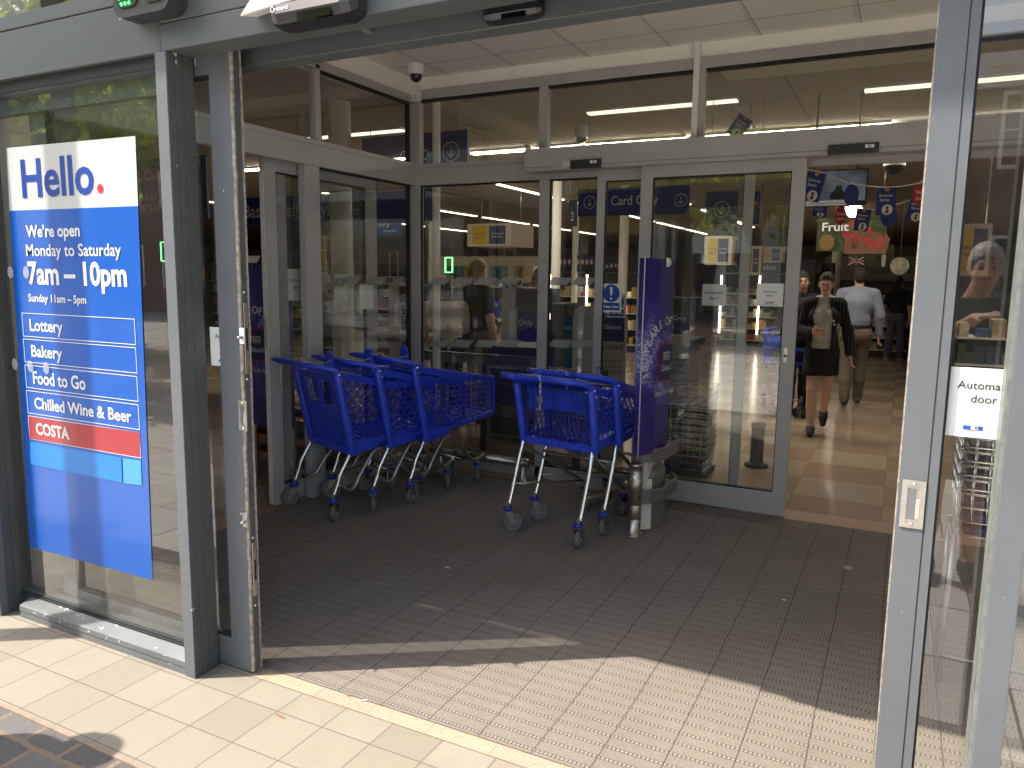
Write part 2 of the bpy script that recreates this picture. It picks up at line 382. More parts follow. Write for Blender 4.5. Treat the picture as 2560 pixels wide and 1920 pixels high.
def floor_mat():
    t=NT('polished_store_floor'); px,py=.62,.59
    a=t.cell(t.x,px,-.03); b=t.cell(t.y,py,5.97); par=t.math('MODULO', t.math('ABSOLUTE', t.math('ADD',a,b)), 2.)
    h=t.hash(a,b); c1=t.mix(h,(.46,.385,.295),(.52,.435,.335)); c2=t.mix(h,(.39,.29,.215),(.44,.33,.245))
    base=t.mix(t.math('LESS_THAN',par,.5),c1,c2); base=t.mix(t.math('MULTIPLY',t.rng(t.noise(300,2),.42,.66),.5),base,(.28,.19,.14))
    g=t.math('MAXIMUM',t.line(t.x,px,-.03,.004),t.line(t.y,py,5.97,.004))
    return t.out(t.mix(t.math('MULTIPLY',g,.6),base,(.2,.14,.1)),t.rng(t.noise(4,5),.3,.7,.13,.24),.55)
MATM=mat_mat()
def sheet(name,x0,x1,y0,y1,z,m,kind='structure'):
    o=MB().quad((x0,y0,z),(x1,y0,z),(x1,y1,z),(x0,y1,z)).build(name,m); return tag(o,kind=kind)
sheet('street_paving',-60,60,-60,1.16,-.012,slab_mat())
sheet('sett_band',-30,30,1.16,1.505,-.006,sett_mat())
sheet('tiled_apron',-30,30,1.505,2.085,0.,tile_mat())
tag(MB().box((-30,1.49,-.03),(30,1.506,.001)).build('mortar_joint',mat('pinkish_mortar',(.26,.2,.15),.9,var=.2,vs=20,bump=.5)),kind='structure')
TERR=terr_mat()
sheet('threshold_strip',-2.4,.3,2.085,2.16,.002,TERR)
sheet('entrance_mat',-3.71,3.2,2.155,5.285,.006,MATM)
STF=floor_mat()
sheet('store_floor',-40,14,1.5,40,-.004,STF)
TERR2=mat('brown_terrazzo_sill',(.36,.22,.15),.45,var=.25,vs=160)
sheet('inner_threshold',-3.71,3.2,5.285,5.52,.003,TERR2)
tag(MB().box((-3.9,2.2,-.003),(-3.71,5.4,.0045)).build('side_threshold',TERR2),kind='structure')
o=MB().lathe([(.026,.0),(.024,.004),(.0001,.0045)],P(2120,1420,Z=.0065),16).build('floor_stud',mat('worn_stud',(.42,.39,.34),.5,.6,var=.3,vs=60))
tag(o,'small round metal stud set in the dark mat near the right door','floor stud')

# ================================================================ SHOPFRONT
sf=thing('shopfront',(-1.1,1.97,0),'grey aluminium shopfront framing with wide header, posts and panes around the open doorway','shopfront')
GL=2.034      # plane of the front pane
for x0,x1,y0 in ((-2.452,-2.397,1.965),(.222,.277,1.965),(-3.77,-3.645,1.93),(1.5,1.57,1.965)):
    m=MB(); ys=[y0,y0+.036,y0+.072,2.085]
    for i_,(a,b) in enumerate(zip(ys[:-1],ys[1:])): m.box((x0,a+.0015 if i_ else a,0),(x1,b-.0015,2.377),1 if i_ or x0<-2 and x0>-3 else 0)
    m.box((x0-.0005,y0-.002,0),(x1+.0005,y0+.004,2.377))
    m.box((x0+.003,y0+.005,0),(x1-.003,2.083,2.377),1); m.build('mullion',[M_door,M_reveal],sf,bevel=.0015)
m=MB()
m.box((-4.2,1.968,2.378),(-2.424,2.06,2.562)); m.box((-4.2,1.965,2.565),(-2.424,2.06,2.618)); m.box((-4.2,2.0,2.336),(-2.452,2.06,2.378))
m.box((-2.42,1.965,2.472),(2.2,2.075,2.618)); m.box((-2.42,1.965,2.378),(2.2,2.075,2.469))
m.build('header',M_frame,sf,bevel=.003)
m=MB(); m.box((-3.645,1.99,2.336),(-2.452,2.002,2.377)); m.build('header_gasket',M_seal,sf)
m=MB(); m.box((-3.56,1.967,0),(-2.452,2.028,.028)); m.box((-3.56,1.965,.031),(-2.452,2.028,.056))
m.hexa([(-3.56,1.966,.057),(-2.452,1.966,.057),(-2.452,2.03,.057),(-3.56,2.03,.057),(-3.56,1.972,.060),(-2.452,1.972,.060),(-2.452,2.03,.078),(-3.56,2.03,.078)])
m.build('sill',mat('scuffed_sill_paint',(.135,.145,.15),.4,var=.1,vs=4,chip=((.72,.7,.64),34,.66)),sf,bevel=.002)
m=MB(); m.box((-3.64,2.024,.078),(-2.456,2.030,.084)); m.build('sill_gasket',M_seal,sf)
MB().quad((-3.645,GL,.08),(-2.452,GL,.08),(-2.452,GL,2.336),(-3.645,GL,2.336)).build('window_pane',M_glass,sf)
MB().box((-3.645,2.04,0.006),(-2.452,2.08,.1)).build('inner_rail',M_frame,sf); MB().box((-3.645,2.045,2.26),(-2.452,2.08,2.336)).build('inner_rail',M_frame,sf)
MB().quad((.277,GL,.08),(1.5,GL,.08),(1.5,GL,2.336),(.277,GL,2.336)).build('window_pane',M_glass,sf)
MB().box((.277,1.965,0),(1.5,2.03,.078)).build('sill',M_frame,sf,bevel=.003)
m=MB()
for x in (-4.2,-2.47,-.6,1.2): m.box((x,1.965,2.618),(x+.06,2.05,4.6))
m.box((-4.2,1.965,4.53),(2.2,2.05,4.6)); m.build('clerestory_frame',M_frame,sf,bevel=.002)
MB().quad((-4.2,2.02,2.61),(2.2,2.02,2.61),(2.2,2.02,4.56),(-4.2,2.02,4.56)).build('clerestory_pane',M_glass,sf)
# operator recess and inner lintel of the doorway
m=MB(); m.box((-2.397,2.19,2.362),(2.2,2.27,2.44)); m.box((-2.397,2.2,2.44),(2.2,2.27,2.62)); m.build('inner_lintel',M_frame,sf,bevel=.003)
m=MB(); m.box((-2.397,2.075,2.45),(2.2,2.19,2.62)); 
for y in (2.09,2.12,2.15): m.box((-2.397,y,2.42),(2.2,y+.012,2.45))
m.build('door_track',M_black,sf)
for x_ in (-.66,-1.68): MB().box((x_,2.08,2.405),(x_+.028,2.19,2.449)).build('track_bracket',M_alu,sf)
# paint chips at the corner of the post
M_chip=mat('bare_chip',(.5,.47,.43),.7)
for px,py,a,b in ((438,130,.012,.016),(489,150,.006,.03),(478,119,.012,.005),(470,111,.008,.004),(440,155,.004,.01)):
    c=P(px,py,Y=1.9635) if px<436 else P(px,py,X=-2.3945); u=Y_ if px>436 else X
    MB().prism([(-a,-b*.3),(a*.2,-b),(a,b*.2),(a*.1,b),(-a*.7,b*.5)],c,u,Z,X*.001 if px>436 else Y_*-.001).build('paint_chip',M_chip,sf)

# ---------------------------------------------------------------- doors: a framed leaf, in local space
def leaf(name,label,x0,x1,y,z1,stile=.1,rail=.12,top=.09,th=.045,glassm=None,m_=None,axis='X',grp=None):
    """leaf along X (axis X, front at y) or along Y (axis Y, front at x=y)"""
    U=X if axis=='X' else Y_; D=Y_ if axis=='X' else -X
    O=(X*x0+Y_*y) if axis=='X' else (Y_*x0+X*y); W=x1-x0; z0=.014
    t=thing(name,(O.x,O.y,0),label,'door',group=grp); m_=m_ or M_door
    for a,b,nm in ((0,stile,'stile'),(W-stile,W,'stile')):
        MB().prism([(a,z0),(b,z0),(b,z1),(a,z1)],O,U,Z,D*th).build(nm,m_,t,bevel=.003)
    MB().prism([(stile,z0),(W-stile,z0),(W-stile,z0+rail),(stile,z0+rail)],O+D*.002,U,Z,D*(th-.004)).build('bottom_rail',m_,t,bevel=.002)
    MB().prism([(stile,z1-top),(W-stile,z1-top),(W-stile,z1),(stile,z1)],O+D*.002,U,Z,D*(th-.004)).build('top_rail',m_,t,bevel=.002)
    g=O+D*(th*.5); a,b=stile-.005,W-stile+.005
    MB().quad(g+U*a+Z*(z0+rail),g+U*b+Z*(z0+rail),g+U*b+Z*(z1-top),g+U*a+Z*(z1-top)).build('pane',glassm or M_glass_in,t)
    m=MB(); q=O+D*.006
    for e0,e1,f0,f1 in ((stile,W-stile,z0+rail,z0+rail+.008),(stile,W-stile,z1-top-.008,z1-top),(stile,stile+.006,z0+rail,z1-top),(W-stile-.006,W-stile,z0+rail,z1-top)):
        m.prism([(e0,f0),(e1,f0),(e1,f1),(e0,f1)],q,U,Z,D*(th-.012))
    m.build('glazing_gasket',M_seal,t); return t
YL=2.09
ld=leaf('sliding_door','grey framed glass sliding door parked behind the left post, brush seal and lock plates on its edge',-3.42,-2.222,YL,2.41,stile=.105,glassm=M_glass)
# leading edge: brush seals with a dark rubber channel, lock plates
m=MB()
def brush(m,x,y,z0,z1,amp,w):
    n=90; pts=[(y+math.sin(i*.9)*amp*.4+rnd(-amp,amp), z0+(z1-z0)*i/n) for i in range(n+1)]
    for (a,b),(c,d) in zip(pts[:-1],pts[1:]):
        m.hexa([(x,a-w,b),(x+.012,a-w,b),(x+.012,a+w,b),(x,a+w,b),(x,c-w,d),(x+.012,c-w,d),(x+.012,c+w,d),(x,c+w,d)])
brush(m,-2.222,YL+.004,.02,2.4,.0015,.004); brush(m,-2.222,YL+.043,.02,2.4,.0012,.003); m.build('brush_seal',M_brush,ld)
MB().box((-2.222,YL+.01,.02),(-2.214,YL+.037,2.4)).build('edge_channel',mat('dark_edge_channel',(.075,.085,.085),.5,var=.2,vs=12),ld)
for za,zb in ((1.22,1.49),(.33,.55)):
    k=MB().box((-2.213,YL+.014,za),(-2.209,YL+.035,zb)).build('lock_plate',M_alu,ld,bevel=.002)
    MB().box((-2.2089,YL+.021,(za+zb)/2-.045),(-2.2082,YL+.03,(za+zb)/2+.04)).build('keep_slot',M_seal,k)
m=MB()
for z in (1.53,1.2,.57,.29): m.lathe([(.006,0),(.005,.003),(.0001,.0035)],(-2.214,YL+.024,z),10,axis=X)
m.build('screw',M_chrome,ld)
# recessed pull and thumb turns on the face of the stile
def pull(par,x0,x1,z0,z1,y):
    p=MB().frame((x0,y,z0),X,Z,x1-x0,z1-z0,(x1-x0)*.24,Y_*.004).box((x0+.004,y+.0035,z0+.004),(x1-.004,y+.004,z1-.004)).build('pull_plate',M_alu,par,bevel=.001)
    m=MB(); w=x1-x0; m.box((x0+w*.24,y+.001,z0+.022),(x0+w*.62,y+.0035,z1-.022)); m.build('pull_recess',mat('recess_grey',(.25,.25,.27),.3,.7),p)
    m=MB(); m.box((x0+w*.62,y-.002,z0+.025),(x0+w*.78,y+.002,z1-.045)); m.build('pull_lip',M_chrome,p,bevel=.001)
    m=MB()
    for z in (z0+.01,z1-.01): m.lathe([(.005,0),(.004,.0025),(.0001,.003)],(x0+w/2,y,z),10,axis=-Y_)
    m.build('screw',M_chrome,p)
a,b=P(597,1000,Y=YL),P(620,1078,Y=YL); pull(ld,a.x,b.x,b.z,a.z,YL-.0045)
for pz,(px,py) in enumerate(((604,840),(612,1300))):
    c=P(px,py,Y=YL-.004); k=MB().box((c.x-.012,c.y,c.z-.03),(c.x+.012,YL-.0005,c.z+.03)).build('turn_plate',M_whitep if pz==0 else M_alu,ld,bevel=.001)
    MB().lathe([(.008,0),(.008,.008),(.004,.012),(.004,.03),(.0001,.031)],(c.x,c.y,c.z-.004),12,axis=(.4,-1,0)).build('thumb_turn',M_alu,k)
rd=leaf('sliding_door','grey framed glass sliding door at the right of the doorway with a recessed steel pull',.022,1.22,YL,2.41,stile=.084,glassm=M_glass)
m=MB().box((.083,YL-.001,.02),(.0855,YL+.002,2.4)); m.build('stile_groove',M_seal,rd)
m=MB(); m.box((.0185,YL+.001,.02),(.022,YL+.006,2.4)); m.box((.0185,YL+.036,.02),(.022,YL+.042,2.4)); m.build('brush_seal',M_brush,rd)
a,b=P(2257,1197,Y=YL),P(2306,1323,Y=YL); pull(rd,a.x,b.x,b.z,a.z,YL-.0045)
m=MB(); m.box((.2145,1.975,.08),(.222,1.982,2.33)); m.box((.214,1.99,0.05),(.222,2.06,2.37)); m.build('post_glazing_bead',mat('pale_silver_bead',(.2,.22,.21),.4,.2,var=.25,vs=30),sf)
def auto_sign(name,label,c,w,h,y,cap,lines=('Automatic','door'),dx=0.,logo=True,tri=False,group='automatic door stickers',tz=.28,zoff=0):
    t=thing(name,(c[0],y,c[1]),label,'sticker',group=group)
    x0,z1=c[0]-w/2,c[1]+h/2
    MB().box((x0,y,c[1]-h/2),(x0+w,y+.0012,z1)).build('paper',M_paper,t)
    m=MB()
    for i,s in enumerate(lines): m.text(s,(c[0]+dx,y-.001,z1-h*tz-i*cap*1.75),X,Z,cap,bold=.006,align='C')
    m.build('lettering',M_dark,t)
    if logo:
        q=Vector((c[0]-w*.12+dx*.6,y-.001,c[1]-h*.36)); m=MB(); m.prism([(-w*.11,-h*.03),(w*.11,-h*.03),(w*.11,h*.03),(-w*.11,h*.03)],q,X,Z,Y_*.0005); m.build('logo',mat('logo_blue',(.02,.09,.42),.5),t)
        m=MB(); m.disc(q-Y_*.0008,X,Z,h*.028); m.ring(q+X*h*.035-Y_*.0008,X,Z,h*.028,h*.028,h*.008); m.build('logo_eye',M_paper,t)
        m=MB(); m.text('record',(q.x-w*.06,y-.001,q.z-h*.055),X,Z,h*.02,bold=.005); m.text('0330 058 3458',(q.x+w*.15,y-.001,q.z),X,Z,h*.013,width=w*.2,bold=.004); m.text('www.record.co.uk',(q.x+w*.15,y-.001,q.z-h*.03),X,Z,h*.01,width=w*.2,bold=.0); m.build('small_print',M_dark,t)
    if tri:
        q=Vector((c[0],y-.001,c[1]-h*.33))
        for i in range(3): MB().box((q.x-w*.16,y-.0009,q.z+i*h*.035-h*.05),(q.x+w*.08,y-.0004,q.z+i*h*.035-h*.035)).build('print_line',M_dark,t)
        MB().box((q.x-w*.33,y-.0009,c[1]-h*.44),(q.x+w*.33,y-.0004,c[1]-h*.43)).build('print_line',M_dark,t)
        m=MB(); m.prism([(0,-h*.06),(w*.1,0),(0,h*.06)],q+X*(w*.08),X,Z,Y_*.0005); m.build('arrow_mark',mat('mark_red',(.4,.05,.04),.5),t)
    return t
a,b=P(524,817,Y=YL+.018),P(584,918,Y=YL+.018)
auto_sign('door_sticker','white automatic door sticker on the left sliding door beside the dark post',((a.x+a.x+.152)/2,(a.z+b.z)/2),.152,abs(a.z-b.z),YL+.018,.0165,dx=.004)
a,b=P(2372,930,Y=YL+.018),P(2500,1090,Y=YL+.018)
auto_sign('door_sticker','large white automatic door sticker on the right sliding door above the pull',(a.x+.09,(a.z+b.z)/2+.002),.185,.168,YL+.018,.0185,dx=-.012,tz=.3)

# ---------------------------------------------------------------- opening hours poster behind the left pane
YP=GL-.003
hp=thing('opening_hours_poster',(-3.06,YP,1.2),'tall blue poster reading Hello with opening hours and services, inside the left window','poster')
def q4(m,tl,tr,br,bl,y,mi=0):
    m.add([P(*bl,Y=y),P(*br,Y=y),P(*tr,Y=y),P(*tl,Y=y)],[(0,1,2,3)],mi)
K=.31646
c1=lambda a,b:(a*K,b*K); c2=lambda a,b:(a*K,480+b*K); c3=lambda a,b:(a*K,900+b*K)
m=MB(); q4(m,(24,527),(345,515),(381,1450),(74,1367),YP); m.build('blue_sheet',M_blue,hp)
m=MB(); q4(m,(16,370),(338,340),(345,515),(24,527),YP); m.build('white_sheet',mat('poster_white',(.5,.52,.505),.35),hp)
def line(mb,s,base0,base1,top0,y,bold):
    a,b,t=P(*base0,Y=y),P(*base1,Y=y),P(*top0,Y=y)
    mb.text(s,(a.x,y,(a.z+b.z)/2),X,Z,t.z-a.z,width=b.x-a.x,bold=bold)
yt=YP-.002
m=MB(); line(m,'Hello',c1(178,1550),c1(745,1532),c1(165,1262),yt,.02); m.build('greeting_lettering',M_hello,hp)
d=P(*c1(790,1490),Y=yt); MB().disc(d,X,Z,.018,.018).build('red_dot',M_redsign,hp)
m=MB()
for s,a,b,t,bo in (("We’re open",c2(207,352),c2(632,352),c2(200,262),.026),('Monday to Saturday',c2(209,500),c2(958,510),c2(203,410),.012),
    ('7am – 10pm',c2(226,722),c2(1005,742),c2(216,556),.03),('Sunday 11am – 5pm',c2(226,862),c2(682,884),c2(222,804),.02),
    ('Lottery',c2(237,1095),c2(497,1112),c2(231,1005),.022),('Bakery',c2(250,1300),c2(493,1318),c2(244,1212),.022),
    ('Food to Go',c3(264,190),c3(677,230),c3(256,94),.022),('Chilled Wine & Beer',c3(276,384),c3(1040,490),c3(270,298),.022)): line(m,s,a,b,t,yt,bo)
m.build('lettering',M_letter,hp)
m=MB()
for tl,tr,br,bl in ((c2(172,952),c2(1062,1003),c2(1073,1210),c2(185,1140)),(c2(185,1155),c2(1073,1232),c2(1083,1437),c2(195,1340)),
    (c2(197,1362),c2(1083,1457),c3(1092,330),c3(207,218)),(c3(210,238),c3(1095,353),c3(1102,553),c3(218,420)),(c3(223,441),c3(1105,570),c3(1112,774),c3(233,626))):
    p4=[P(*q,Y=yt) for q in (bl,br,tr,tl)]; x0=(p4[0].x+p4[3].x)/2; x1=(p4[1].x+p4[2].x)/2; z0=(p4[0].z+p4[1].z)/2; z1=(p4[2].z+p4[3].z)/2
    m.frame((x0,yt,z0),X,Z,x1-x0,z1-z0,.0028,Y_*.0006)
m.build('white_outline',M_letter,hp)
m=MB(); q4(m,c3(226,446),c3(1103,573),c3(1110,770),c3(235,621),yt-.0002); m.build('red_strip',M_red,hp)
m=MB(); line(m,'COSTA',c3(287,587),c3(548,622),c3(283,502),yt-.0012,.03); m.build('strip_lettering',M_letter,hp)
m=MB(); q4(m,c3(238,644),c3(958,770),c3(966,970),c3(242,824),yt-.0003); m.build('blank_patch',M_lblue,hp)
m=MB(); q4(m,c3(970,775),c3(1112,795),c3(1120,990),c3(976,972),yt-.0003); m.build('blank_patch',M_lblue2,hp)
# white dots on the pane
for i,(px,py) in enumerate(((26,681),(65,681),(0,905),(37,910),(76,916),(115,920))):
    o=MB().disc(P(px,py,Y=GL-.009),X,Z,.0215,.027,24).build('glass_dot',M_dot)
    tag(o,'round white manifestation dot on the left shop window near the poster','dot','round dots on the left pane')

# ---------------------------------------------------------------- devices on the header
def rbox(m,c,sx,sy,sz,r,mi=0,n=5):
    pts=[]
    for qx,qz,a0 in ((1,1,0),(-1,1,90),(-1,-1,180),(1,-1,270)):
        for i in range(n+1):
            a=R(a0+90*i/n); pts.append((qx*(sx/2-r)+r*math.cos(a), qz*(sz/2-r)+r*math.sin(a)))
    m.prism(pts,Vector(c)-Y_*sy/2,X,Z,Y_*sy,mi)
tl=thing('traffic_light',(-2.4,1.93,2.55),'black twin lamp on the header above the left post showing green dots','signal light')
m=MB(); rbox(m,(-2.415,1.925,2.56),.285,.075,.16,.045); m.build('housing',M_blackm,tl,bevel=.008,seg=3)
for x,nm,mt in ((-2.482,'lit_lens',None),(-2.345,'dark_lens',None)):
    m=MB(); rbox(m,(x,1.886,2.565),.108,.006,.11,.03); k=m.build('lens_plate',mat(nm+'_plate',(.012,.03,.018) if x<-2.4 else (.02,.02,.022),.25),tl)
    m=MB()
    for i in range(5):
        for j in range(5):
            if (i in (0,4) and j in (0,4)): continue
            m.ell((x+(i-2)*.02+(j%2)*.008-.004,1.881,2.565+(j-2)*.021),(.0052,.003,.0065),8)
    m.build('lamp_dots',mat('green_led',(.05,.9,.12),.4,emit=2.2) if x<-2.4 else mat('unlit_led',(.5,.5,.47),.3),k)
def radar(name,label,c,w,h,d,white_cap=False,txt=None):
    t=thing(name,c,label,'sensor'); m=MB(); cx,cy,cz=c
    prof=[(0,h/2),(-d*.55,h/2),(-d*.9,h*.2),(-d,-h*.15),(-d*.85,-h*.42),(-d*.3,-h/2),(0,-h/2)]
    n=len(prof); sec=[(cx-w/2,.55),(cx-w/2+.012,.85),(cx-w/2+.04,1),(cx+w/2-.04,1),(cx+w/2-.012,.85),(cx+w/2,.55)]; vs=[]
    for x,k in sec: vs += [(x,cy+p*k,cz+q*k) for p,q in prof]
    fs=[(i*n+j,i*n+(j+1)%n,(i+1)*n+(j+1)%n,(i+1)*n+j) for i in range(len(sec)-1) for j in range(n)]; fs += [tuple(range(n))[::-1],tuple(range((len(sec)-1)*n,len(sec)*n))]
    m.add(vs,fs,0,False); m.build('housing',M_black,t,bevel=.004,seg=2)
    m=MB(); m.box((cx-w*.12,cy-d*.97,cz-h*.43),(cx+w*.28,cy-d*.75,cz-h*.2)); m.build('lens',mat('sensor_lens',(.004,.004,.005),.08),t)
    if txt: m=MB(); m.text(txt,(cx-w*.38,cy-d*1.01,cz-h*.08),X,Z,h*.13,bold=.01); m.ring((cx-w*.405,cy-d*1.01,cz-h*.02),X,Z,h*.07,h*.09,h*.025); m.build('lettering',M_letter,t)
    if white_cap:
        m=MB(); m.hexa([(cx-.285,cy-d*.9,cz+.0),(cx+.16,cy-d*1.02,cz+.03),(cx+.16,cy,cz+.052),(cx-.285,cy,cz+.02),(cx-.235,cy-d*.9,cz+.045),(cx+.16,cy-d*1.02,cz+.07),(cx+.16,cy,cz+.09),(cx-.235,cy,cz+.065)]); m.build('weather_cap',M_whitep,t,bevel=.006)
    return t
radar('door_sensor','black automatic door radar with white weather cap on the grey header, lettered record',(-1.672,1.964,2.41),.33,.105,.085,True,'record')
radar('door_sensor','black radar bar under the inner lintel in the middle of the doorway',(-1.12,2.19,2.395),.2,.06,.05)
# canopy above the pavement and its post (they shade the header)
cn=thing('canopy',(-1,1.2,4.5),'flat white projecting canopy high over the shop entrance','canopy')
MB().box((-9,.98,4.62),(8,1.96,4.82)).build('canopy_slab',M_white,cn)
MB().box((-9,.96,4.6),(8,.98,4.86)).build('canopy_fascia',M_frame,cn)
cp=thing('canopy_post',(-4.48,1.1,0),'flat dark grey steel post standing on the pavement left of the window','post')
MB().box((-4.61,1.08,0),(-4.43,1.12,4.6)).build('shaft',mat('post_paint',(.06,.075,.08),.5,var=.08,vs=4),cp,bevel=.01)
MB().box((-4.68,1.0,0),(-4.36,1.2,.03)).build('base_plate',M_steel,cp)
up=thing('upper_wall',(0,2.2,4.6),'plain brick wall above the shopfront and canopy','wall')
MB().box((-14,2.05,4.82),(14,2.5,11)).build('brickwork',mat('brick_upper',(.34,.2,.15),.85,var=.2,vs=5),up)
MB().box((-14,1.97,0),(-3.772,2.4,4.82)).build('side_wall',M_white,up); MB().box((2.2,1.97,0),(14,2.4,4.82)).build('side_wall',M_white,up)

# scraps on the ground
for px,py,z,w_,c_,lb in ((911,1752,.004,.012,'white','tiny white scrap on the terracotta strip in the doorway'),(1682,1722,.009,.022,'brown','short brown twig lying on the sunlit mat'),(1118,1419,.009,.02,'white','pale thread lying on the shaded mat in the middle of the lobby'),(1500,1290,.009,.014,'white','torn white paper bit on the mat under the middle trolleys'),(870,1738,.004,.012,'brown','dry orange leaf fragment at the edge of the mat'),(700,1790,.002,.03,'brown','small brown twig on the cream tiles by the doorway'),(1960,1500,.009,.009,'white','white crumb on the mat towards the right door')):
    p=P(px,py,Z=z); a=rnd(0,3); o=MB().prism([(-w_,-.002),(0,-.004),(w_,0),(w_*.6,.004),(-w_*.4,.003)],p,X*math.cos(a)+Y_*math.sin(a),Y_*math.cos(a)-X*math.sin(a),Z*.003).build('litter_scrap',M_paper if c_=='white' else M_wood); tag(o,lb,'litter')
# ================================================================ LOBBY
YB=5.42; XW=-3.68
def ceil_mat(name,c,ox,oy,p=.6,wide=.03):
    t=NT(name); g1=t.line(t.x,p,ox,wide); g2=t.line(t.y,p,oy,.006); g3=t.line(t.x,p,ox+wide/2,.004)
    base=t.mix(t.rng(t.noise(1.5,4),.3,.7),tuple(v*.95 for v in c),c)
    base=t.mix(t.math('MULTIPLY',g1,.35),base,tuple(v*.6 for v in c)); base=t.mix(t.math('MAXIMUM',g2,g3),base,(.12,.11,.1)); return t.out(base,.9,.1)
zc=P(1738,107,Y=YB).z; zb=P(1738,161,Y=YB).z
M_ceil=ceil_mat('lobby_ceiling_tiles',(.9,.87,.81),P(1668,112,Z=zc).x,P(1425,111,Z=zc).y)
tag(MB().quad((XW-.1,5.5,zc),(3.2,5.5,zc),(3.2,2.27,zc),(XW-.1,2.27,zc)).build('lobby_ceiling',M_ceil),kind='structure')
tag(MB().box((XW-.1,YB+.02,zb),(3.2,YB+.06,zc)).build('bulkhead_wall',M_white),kind='structure')
tag(MB().box((XW-.06,2.27,zb),(XW-.02,YB+.02,zc)).build('bulkhead_wall_side',M_white),kind='structure')
tag(MB().box((-4.4,2.27,zc+.02),(3.2,5.5,4.6)).build('lobby_ceiling_void',M_white),kind='structure')
tag(MB().box((2.3,2.1,0),(2.4,5.5,3.4)).build('lobby_wall',M_white),kind='structure')

bs=thing('glazed_screen',(-1.5,YB,0),'grey framed glass screen between the lobby and the tills with a row of transom lights','glazed screen')
zt=P(1369,188,Y=YB).z; zt2=P(1369,214,Y=YB).z; zh1=P(1200,401,Y=YB).z; zh0=P(1200,457,Y=YB).z
px_=lambda x,y=600:P(x,y,Y=YB).x
pA,pB=px_(1346),px_(1371); th=.06
def vpost(name,x0,x1,z0,z1,par,y=YB,d=th,m_=None): return MB().box((x0,y,z0),(x1,y+d,z1)).build(name,m_ or M_frame_in,par,bevel=.003)
vpost('corner_post',XW-.07,px_(1050),0,zt,bs); vpost('post',pA,pB,0,zh0,bs)
pT0,pT1=P(1347,290,Y=YB).x,P(1369,290,Y=YB).x; vpost('post',pT0,pT1,zh1,zt2,bs); 
x_wp=P(1746,200,Y=YB).x; vpost('post',x_wp-.03,x_wp+.05,zh1,zt2,bs)
MB().box((XW,YB-.002,zt2),(3.2,YB+th,zt)).build('top_rail',M_frame_in,bs,bevel=.003)
MB().box((px_(1050),YB+.004,zt2-.018),(3.2,YB+th-.01,zt2)).build('top_gasket',M_seal,bs)
m=MB(); m.box((XW,YB-.004,zh1-.035),(3.2,YB+th,zh1)); m.box((XW,YB-.008,zh0),(3.2,YB+th,zh1-.037)); m.build('transom_rail',M_frame_in,bs,bevel=.002)
MB().box((XW,YB,0),(px_(1490)+.04,YB+th,.1)).build('bottom_rail',M_frame_in,bs,bevel=.003)
m=MB()
for a,b,z0,z1 in ((px_(1050),pA,.1,zh0),(pB,px_(1490),.1,zh0)):
    m.box((a,YB+.012,z1-.012),(b,YB+.03,z1)); m.box((a,YB+.012,z0),(b,YB+.03,z0+.01)); m.box((a,YB+.012,z0),(a+.012,YB+.03,z1)); m.box((b-.006,YB+.012,z0),(b,YB+.03,z1))
m.build('glazing_gasket',M_seal,bs)
yg=YB+.036
for a,b,z0,z1 in ((px_(1050),pA,.1,zh0),(pB,px_(1490)+.02,.1,zh0),(XW+.03,pT0,zh1,zt2),(pT1,x_wp-.03,zh1,zt2),(x_wp+.05,3.1,zh1,zt2)):
    MB().quad((a,yg,z0),(b,yg,z0),(b,yg,z1),(a,yg,z1)).build('pane',M_glass_in,bs)
o=MB().box((x_wp-.03,YB-.03,zh1-.03),(x_wp+.012,YB-.006,zc)).build('cable_trunking',M_whitep,bevel=.003); tag(o,'white cable trunking running up the back screen to the ceiling','trunking')
# door gear box
gy=5.245
gr=thing('door_operator',(-1.2,gy,2.4),'long grey sliding door operator box across the back screen','door operator')
z1=P(1600,352,Y=gy).z; z0=P(1600,411,Y=gy).z; xo=P(1310,400,Y=gy).x
m=MB(); m.box((xo,gy,z0+.022),(2.2,YB-.01,z1)); m.hexa([(xo,gy+.012,z0-.006),(2.2,gy+.012,z0-.006),(2.2,YB-.012,z0-.006),(xo,YB-.012,z0-.006),(xo,gy+.001,z0+.02),(2.2,gy+.001,z0+.02),(2.2,YB-.012,z0+.02),(xo,YB-.012,z0+.02)]); m.build('cover',M_frame_in,gr,bevel=.004)
for pxa,pya,pxb,pyb,lb in ((1425,399,1500,420,'small black door sensor on the left of the operator box'),(2070,362,2196,382,'long black door sensor on the right of the operator box')):
    a,b=P(pxa,pya,Y=gy-.03),P(pxb,pyb,Y=gy-.03); t=thing('door_sensor',((a.x+b.x)/2,gy,(a.z+b.z)/2),lb,'sensor')
    h=.062; zc_=(a.z+b.z)/2
    MB().hexa([(a.x,gy-.035,zc_-h/2),(b.x,gy-.035,zc_-h/2),(b.x,gy-.001,zc_-h/2),(a.x,gy-.001,zc_-h/2),(a.x,gy-.03,zc_+h/2),(b.x,gy-.03,zc_+h/2),(b.x,gy-.001,zc_+h/2),(a.x,gy-.001,zc_+h/2)]).build('housing',M_black,t,bevel=.004)
    MB().box((b.x-.075,gy-.0375,zc_+.0),(b.x-.025,gy-.035,zc_+.02)).build('badge',M_paper,t)
    m=MB(); m.ring((b.x-.05,gy-.038,zc_+.01),X,Z,.008,.008,.003); m.build('badge_eye',M_dark,t)
a,b=P(1408,404,Y=gy-.002),P(1424,416,Y=gy-.002)
t=thing('sensor_label',a,'tiny white printed label beside the left door sensor','label'); MB().box((a.x,gy-.002,b.z),(b.x,gy-.0008,a.z)).build('paper',M_paper,t)
m=MB()
